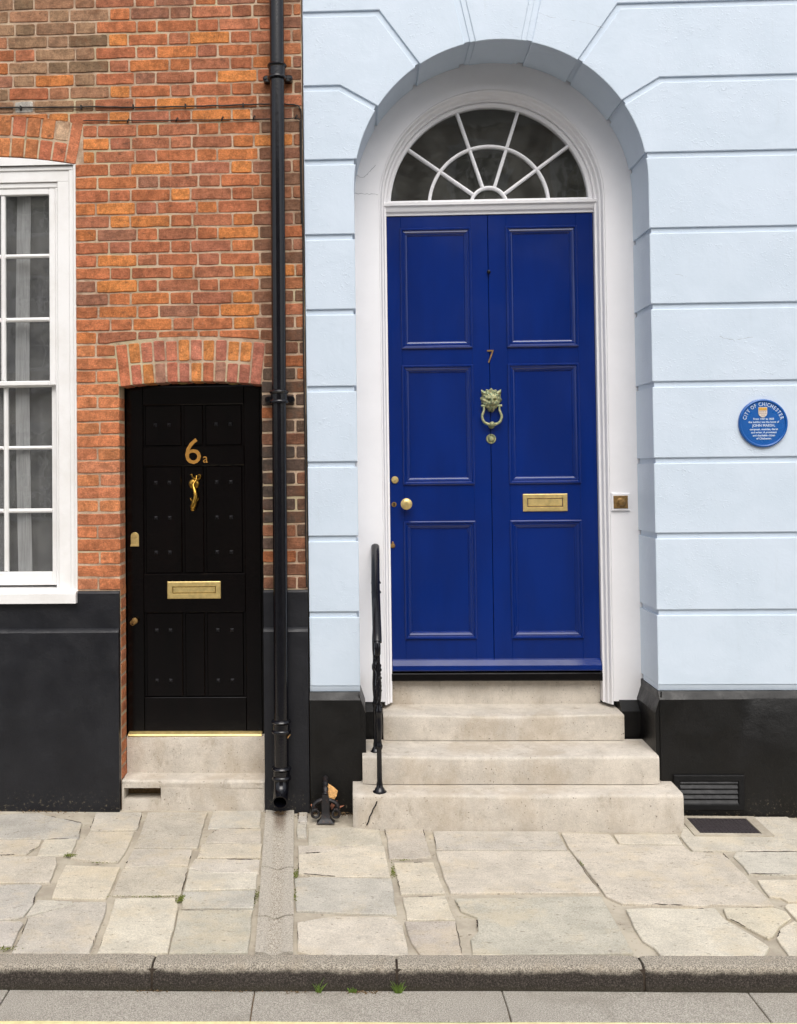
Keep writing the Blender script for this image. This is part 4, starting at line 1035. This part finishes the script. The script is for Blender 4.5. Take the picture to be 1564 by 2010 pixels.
vt = thing('air_vent', (1.896, -.04, .03), 'black louvred air vent low in the black base right of the steps', 'vent')
f = MB(); f.put(rect_ring(1.706, 2.086, .030, .220, [(0, -.034), (0, -.046), (.004, -.050), (.030, -.050), (.034, -.046), (.036, -.030)])); f.build('frame', 'vent_iron', vt)
f = MB(); f.put(box(1.735, 2.057, -.0375, -.0365, .058, .192)); f.build('recess', 'dark_hole', vt)
for k in range(5):
    z = .066 + k * .0275; f = MB(); f.put(loft([[(x, -.048, z), (x, -.046, z + .004), (x, -.038, z + .018), (x, -.038, z + .012)] for x in (1.742, 2.050)])); f.build('slat', 'vent_slat', vt)

ic = thing('inspection_cover', (1.915, -.2, 0), 'small dark iron cover set in the pavement below the air vent', 'cover')
top = lambda dz: (lambda x, y: gz(x, y) + dz)
f = MB()
for p in ([(1.72, -.345), (2.125, -.345), (2.125, -.312), (1.72, -.312)], [(1.72, -.088), (2.125, -.088), (2.125, -.06), (1.72, -.06)], [(1.72, -.312), (1.757, -.312), (1.757, -.088), (1.72, -.088)], [(2.073, -.312), (2.125, -.312), (2.125, -.088), (2.073, -.088)]):
    f.put(slab_xy(p, top(.0055), .02, .0))
f.build('cement_surround', 'paving_mortar', ic)
f = MB(); f.put(slab_xy([(1.760, -.309), (2.070, -.309), (2.070, -.091), (1.760, -.091)], top(.0045), .012, .002)); f.build('plate', 'cover_iron', ic)
f = MB()
for i in range(15):
    for j in range(10):
        cx, cy = 1.775 + i * .0203, -.297 + j * .0215; p = [(cx - .006, cy), (cx, cy - .006), (cx + .006, cy), (cx, cy + .006)]; f.put(slab_xy(p, top(.0068), .003, .001))
f.build('tread_pattern', 'cover_iron', ic)

wp = thing('wall_plaque', (2.243, 0, 2.135), 'round blue plaque with white lettering on the pale blue wall', 'plaque')
QX, QZ = 2.243, 2.1355
f = MB(); f.put(lathe((QX, .002, QZ), (0, -1, 0), [(.1335, 0), (.1335, .012), (.131, .018), (.126, .020), (.121, .018), (.119, .013), (.06, .013), (.001, .013)], 64)); f.build('disc', 'plaque_blue', wp, smooth=30)
f = MB(); sarc = 'CITY OF CHICHESTER'
wd = {'I': .5, ' ': .55, 'C': 1.0, 'O': 1.1, 'H': 1.08, 'T': .92, 'E': .88, 'S': .88, 'R': 1.0, 'F': .86, 'Y': .95}
tot = sum(wd[c_] for c_ in sarc); a = 169.; per = 158. / tot
for c_ in sarc:
    a -= per * wd[c_] / 2
    if c_ != ' ': f.put(text_mesh('t', c_, .0285, (QX + .0955 * math.cos(math.radians(a)), -.0115, QZ + .0955 * math.sin(math.radians(a))), None, None, .0015, rotz=math.radians(a - 90), sx=.80, bold=.0002))
    a -= per * wd[c_] / 2
f.build('lettering', 'plaque_letters', wp)
for i, (s, sz, dz, sx) in enumerate((('From 1787 to 1828', .0150, .019, .95), ('this building was the home of', .0150, .002, .93), ('JOHN MARSH,', .0205, -.019, .95), ('composer, musician, diarist', .0150, -.038, .93), ('and writer. A prominent', .0150, -.055, .93), ('and charitable citizen', .0150, -.072, .95), ('of Chichester.', .0150, -.089, .98))):
    text_mesh('lettering', s, sz, (QX + .002, -.0115, QZ + dz), 'plaque_letters', wp, .0008, sx=sx, bold=.0003)
shp = [(-.024, .028), (-.024, -.006), (-.020, -.018), (-.010, -.026), (0, -.029), (.010, -.026), (.020, -.018), (.024, -.006), (.024, .028)]
f = MB(); f.put(prism_xz([(QX - .002 + x, QZ + .0605 + z) for x, z in shp], -.0145, -.010, .001)); f.build('shield', 'shield_white', wp)
f = MB(); f.put(prism_xz([(QX - .024, QZ + .070), (QX + .020, QZ + .070), (QX + .020, QZ + .087), (QX - .024, QZ + .087)], -.0155, -.012, .001)); f.build('shield_chief', 'shield_gold', wp)
f = MB()
for j, (n, zz) in enumerate(((4, .0635), (4, .054), (2, .0445))):
    for k in range(n): cx = QX - .002 + (k - (n - 1) / 2) * .0105; f.put(prism_xz([(cx - .003, QZ + zz + .003), (cx, QZ + zz - .0045), (cx + .003, QZ + zz + .003), (cx, QZ + zz + .001)], -.0150, -.014, 0))
f.build('shield_drops', 'shield_red', wp)

db = thing('doorbell', (1.541, .33, 1.695), 'square brass doorbell on a white pad beside the blue door', 'doorbell')
f = MB(); f.put(box(1.490, 1.597, .326, .344, 1.646, 1.750, .004)); f.build('pad', 'white_paint', db)
f = MB(); f.put(box(1.500, 1.583, .320, .328, 1.660, 1.735, .003)); f.build('plate', 'dull_brass', db)
f = MB(); f.put(lathe((1.542, .321, 1.696), (0, -1, 0), [(.030, 0), (.028, .004), (.022, .007), (.020, .016), (.016, .021), (.006, .023), (.001, .023)], 24)); f.build('button', 'dull_brass', db, smooth=40)

def wobble(pts, n, amp):
    P = smooth_pts(pts, n); return [p + Vector((0, U(-amp, amp) * .4, U(-amp, amp))) for p in P]
cb = thing('cable', (-1.1, .015, 3.98), 'thin black cable strung across the brickwork above the window', 'cable')
f = MB(); f.put(tube(wobble([(-3.1, .012, 4.02), (-2.02, .012, 4.003), (-1.5, .012, 3.995), (-1.14, .012, 3.985), (-.7, .012, 3.985), (-.5, .010, 3.985), (-.33, .012, 3.978), (-.297, .012, 3.955), (-.290, .012, 3.90), (-.292, .010, 3.6), (-.288, .010, 3.2), (-.291, .010, 2.6), (-.288, .010, 2.0), (-.290, .010, 1.5), (-.288, .010, 1.25)], 8, .0018), .0042, 6)); f.build('wire', 'cable_black', cb, smooth=True)
for x in (-1.9, -1.55, -1.25, -.95, -.62): add('clip', *box(x - .004, x + .004, .004, .022, 3.988 + (x + 1.9) * -.012, 4.010 + (x + 1.9) * -.012, .001), 'cable_black', cb)
c2 = thing('cable', (-.9, .015, 3.9), 'thinner dark cable clipped just below the black cable, right of the window', 'cable')
f = MB(); f.put(tube(wobble([(-1.54, .014, 3.918), (-1.2, .014, 3.910), (-.9, .014, 3.906), (-.6, .014, 3.902), (-.35, .012, 3.902), (-.303, .012, 3.895), (-.298, .012, 3.85), (-.299, .012, 3.6), (-.296, .012, 3.3)], 8, .0014), .0028, 6)); f.build('wire', 'cable_black', c2, smooth=True)
for x in (-1.28, -1.0, -.74, -.56, -.32): add('clip', *tube([(x - .006, .012, 3.895), (x, .006, 3.907), (x + .005, .010, 3.920), (x + .010, .014, 3.912)], [.003, .005, .004, .002], 5), 'cable_black', c2)

# ------------------------------------------------------------------ curtain, leaves, weeds
cu = thing('net_curtain', (WC, .24, 1.2), 'sheer white net curtain hanging behind the sash window', 'curtain')
V = []; F = []; n = 220
for i in range(n + 1):
    x = SX0 + .02 + (SX1 - SX0 - .04) * i / n; y = .165 + .012 * math.sin(x * 46) + .010 * math.sin(x * 83 + 1)
    V += [(x, y, 1.27), (x + .004 * math.sin(x * 30), y * .5 + .09, 3.60)]
for i in range(n): F.append((2 * i, 2 * i + 2, 2 * i + 3, 2 * i + 1))
add('net', V, F, 'net_sheer', cu, smooth=True)
for xa_, w in ((-1.968, .082), (-2.36, .09), (-2.10, .05)):
    V = []; F = []
    for j in range(25):
        t = j / 24; c_ = xa_ + .010 * math.sin(t * 4 + xa_ * 5)
        for k in range(7): u = k / 6; V.append((c_ + w * u, .138 + .005 * math.sin(u * 6.28 + t), 1.27 + 2.33 * t))
    for j in range(24):
        for k in range(6): a = j * 7 + k; F.append((a, a + 1, a + 8, a + 7))
    add('fold', V, F, 'net_hem' if xa_ > -2.0 else 'net_sheer', cu, smooth=True)

def leaf(x, y, z, s, rot, tilt, m, label):
    o = [(0, 0), (.25, .28), (.55, .36), (.85, .22), (1.15, 0), (.85, -.22), (.55, -.36), (.25, -.28)]
    V = []; M_ = Matrix.Rotation(rot, 3, 'Z') @ Matrix.Rotation(tilt, 3, 'Y')
    for dz in (0, .02):
        for a, b in o: V.append(Vector((x, y, z)) + M_ @ Vector((a * s, b * s * U(.8, 1.2), (.35 * b * b + .15 * math.sin(a * 3) + dz) * s)))
    V2, F = loft([V[:8], V[8:]])
    tag(add('dead_leaf', V2, F, m), label, 'leaf', 'dead leaves by the boot scraper')
leaf(-.150, -.135, .105, .085, 2.2, -1.1, 'dry_leaf', 'curled tan dead leaf caught on the right of the boot scraper')
leaf(-.158, -.12, .055, .050, .6, -.9, 'dry_leaf_pink', 'small pinkish dead leaf under the tan leaf by the boot scraper')
leaf(-.255, -.10, .028, .045, 2.6, -1.2, 'dry_leaf_pink', 'small pinkish dead leaf left of the boot scraper')
leaf(-.130, -.105, .040, .045, .1, -.7, 'dry_leaf_pink', 'rust-coloured dead leaf between boot scraper and stone steps')
leaf(-.396, -.09, .43, .024, .3, -1.0, 'dry_leaf', 'scrap of orange leaf stuck to the drainpipe collar')

def crumbs(name, spots, m, label, cat):
    f = MB()
    for cx, cy, rx, ry, n, s in spots:
        for _ in range(n):
            x, y = cx + random.gauss(0, rx), min(-.005 if cy > -.5 else 9, cy + random.gauss(0, ry)); k = s * U(.5, 1.4); z = (gz(x, y) if y > kerb_back(x) else -.124) + k * .2
            c_ = Vector((x, y, z)); a = U(0, 6.3); d = Vector((math.cos(a), math.sin(a), U(-.3, .6))) * k; e = Vector((-math.sin(a), math.cos(a), U(-.2, .4))) * k * .5; h = Vector((0, 0, k * .6))
            f.put(([c_ - d, c_ + e, c_ + d, c_ - e, c_ + h], [(0, 1, 4), (1, 2, 4), (2, 3, 4), (3, 0, 4), (0, 3, 2, 1)]))
    o = f.build(name, m); tag(o, label, cat, kind='stuff')
crumbs('litter', [(-.43, -.05, .04, .02, 110, .006), (-.13, -.05, .05, .03, 170, .006), (-.2, -.06, .06, .03, 90, .005), (-1.75, -.06, .1, .01, 60, .005), (1.9, -.05, .15, .01, 50, .004), (-.5, -1.727, .08, .006, 30, .004), (-.25, -1.73, .04, .006, 40, .004), (.0, -1.725, .04, .005, 60, .005), (-.82, -1.725, .03, .008, 40, .005)], 'crumb', 'brown leaf crumbs and grit lying along the wall foot and kerb', 'litter')
crumbs('moss', [(-1.452, -.648, .018, .010, 70, .005), (-1.29, -.735, .04, .005, 40, .0035), (-.95, -1.104, .08, .005, 130, .0035), (-.814, -1.128, .008, .018, 110, .005), (-.311, -.853, .007, .03, 110, .004), (-.303, -1.092, .006, .03, 60, .004), (.150, -.83, .006, .04, 90, .004), (.203, -.68, .03, .005, 40, .0035), (1.062, -.71, .006, .015, 20, .004), (-.474, -1.09, .006, .06, 60, .004), (-1.447, -1.592, .03, .01, 60, .005)], 'moss', 'green moss cushions growing in the paving joints', 'moss')
def tuft(x, y, n, h, label):
    f = MB()
    for _ in range(n):
        a = U(0, 6.28); l = h * U(.5, 1.1); b = Vector((x + U(-.012, .012), y + U(-.004, .004), -.125)); o = Vector((math.cos(a) * l * .5, -abs(math.sin(a)) * l * .35, l * U(.6, 1)))
        s = Vector((-math.sin(a), math.cos(a), 0)) * .0028 if abs(math.cos(a)) < .7 else Vector((0, 0, .0028))
        f.put(([b - s, b + s, b + o * .6 + s * .7 + Vector((0, 0, .004)), b + o * .6 - s * .7 + Vector((0, 0, .004)), b + o], [(0, 1, 2, 3), (3, 2, 4)]))
    tag(f.build('grass_tuft', 'grass'), label, 'grass tuft', 'grass tufts at the kerb')
tuft(.137, -1.728, 46, .055, 'bushiest grass tuft, growing at the kerb joint below the blue door')
tuft(-.175, -1.728, 12, .065, 'thin upright grass tuft against the kerb below the drainpipe channel')
tuft(-.04, -1.728, 22, .028, 'low straggling grass tuft between the other two at the kerb')

# ------------------------------------------------------------------ houses across the street: seen only as reflections in the glass and gloss paint
oh = thing('terraced_house', (0, -15.2, 0), 'house across the street mirrored in the window panes', 'house')
OW = []
for zb in (1.0, 4.1, 6.8):
    for xk in (-6.6, -4.4, -2.2, 0.2, 2.6, 4.8, 7.0): OW.append((xk - .5, xk + .5, zb, zb + 1.8))
f = MB()
xsg = sorted({-9., 9.} | {v for w in OW for v in w[:2]}); zsg = sorted({0., 9.3} | {v for w in OW for v in w[2:]})
for i in range(len(xsg) - 1):
    for j in range(len(zsg) - 1):
        a, b, c_, d = xsg[i], xsg[i + 1], zsg[j], zsg[j + 1]
        if not any(w[0] <= a and b <= w[1] and w[2] <= c_ and d <= w[3] for w in OW): f.put(([(a, -15., c_), (b, -15., c_), (b, -15., d), (a, -15., d)], [(0, 1, 2, 3)]))
f.put(box(-9, 9, -18.4, -18.3, 0, 9.3)); f.build('wall', 'opposite_wall', oh)
f = MB(); f.put(box(-9, 9, -15.15, -14.85, 9.1, 9.4)); f.put(box(-9, 9, -15.02, -14.95, 3.5, 3.65)); f.build('cornice', 'opposite_stone', oh)
f = MB(); f.put(loft([[(x, -15., 9.35), (x, -16.7, 10.), (x, -18.4, 9.35)] for x in (-9, 9)])); f.build('roof', 'slate', oh)
for a, b, c_, d in OW:
    w = thing('window', ((a + b) / 2, -15.05, c_), parent=oh)
    f = MB(); f.put(rect_ring(a, b, c_, d, [(-.12, -15.0), (-.12, -14.95), (.0, -14.95), (.0, -15.08)])); f.put(rect_ring(a, b, c_, d, [(0, -15.04), (.07, -15.04), (.07, -15.10)]))
    for k in (1, 2): f.put(box(a + (b - a) * k / 3 - .015, a + (b - a) * k / 3 + .015, -15.08, -15.05, c_, d))
    for k in (1, 2, 3): f.put(box(a, b, -15.09, -15.06, c_ + (d - c_) * k / 4 - .015, c_ + (d - c_) * k / 4 + .015))
    f.build('frame', 'white_frame', w)
    f = MB(); f.put(box(a, b, -15.10, -15.092, c_, d)); f.build('pane', 'glaze_dark', w)
print('bricks', nb)
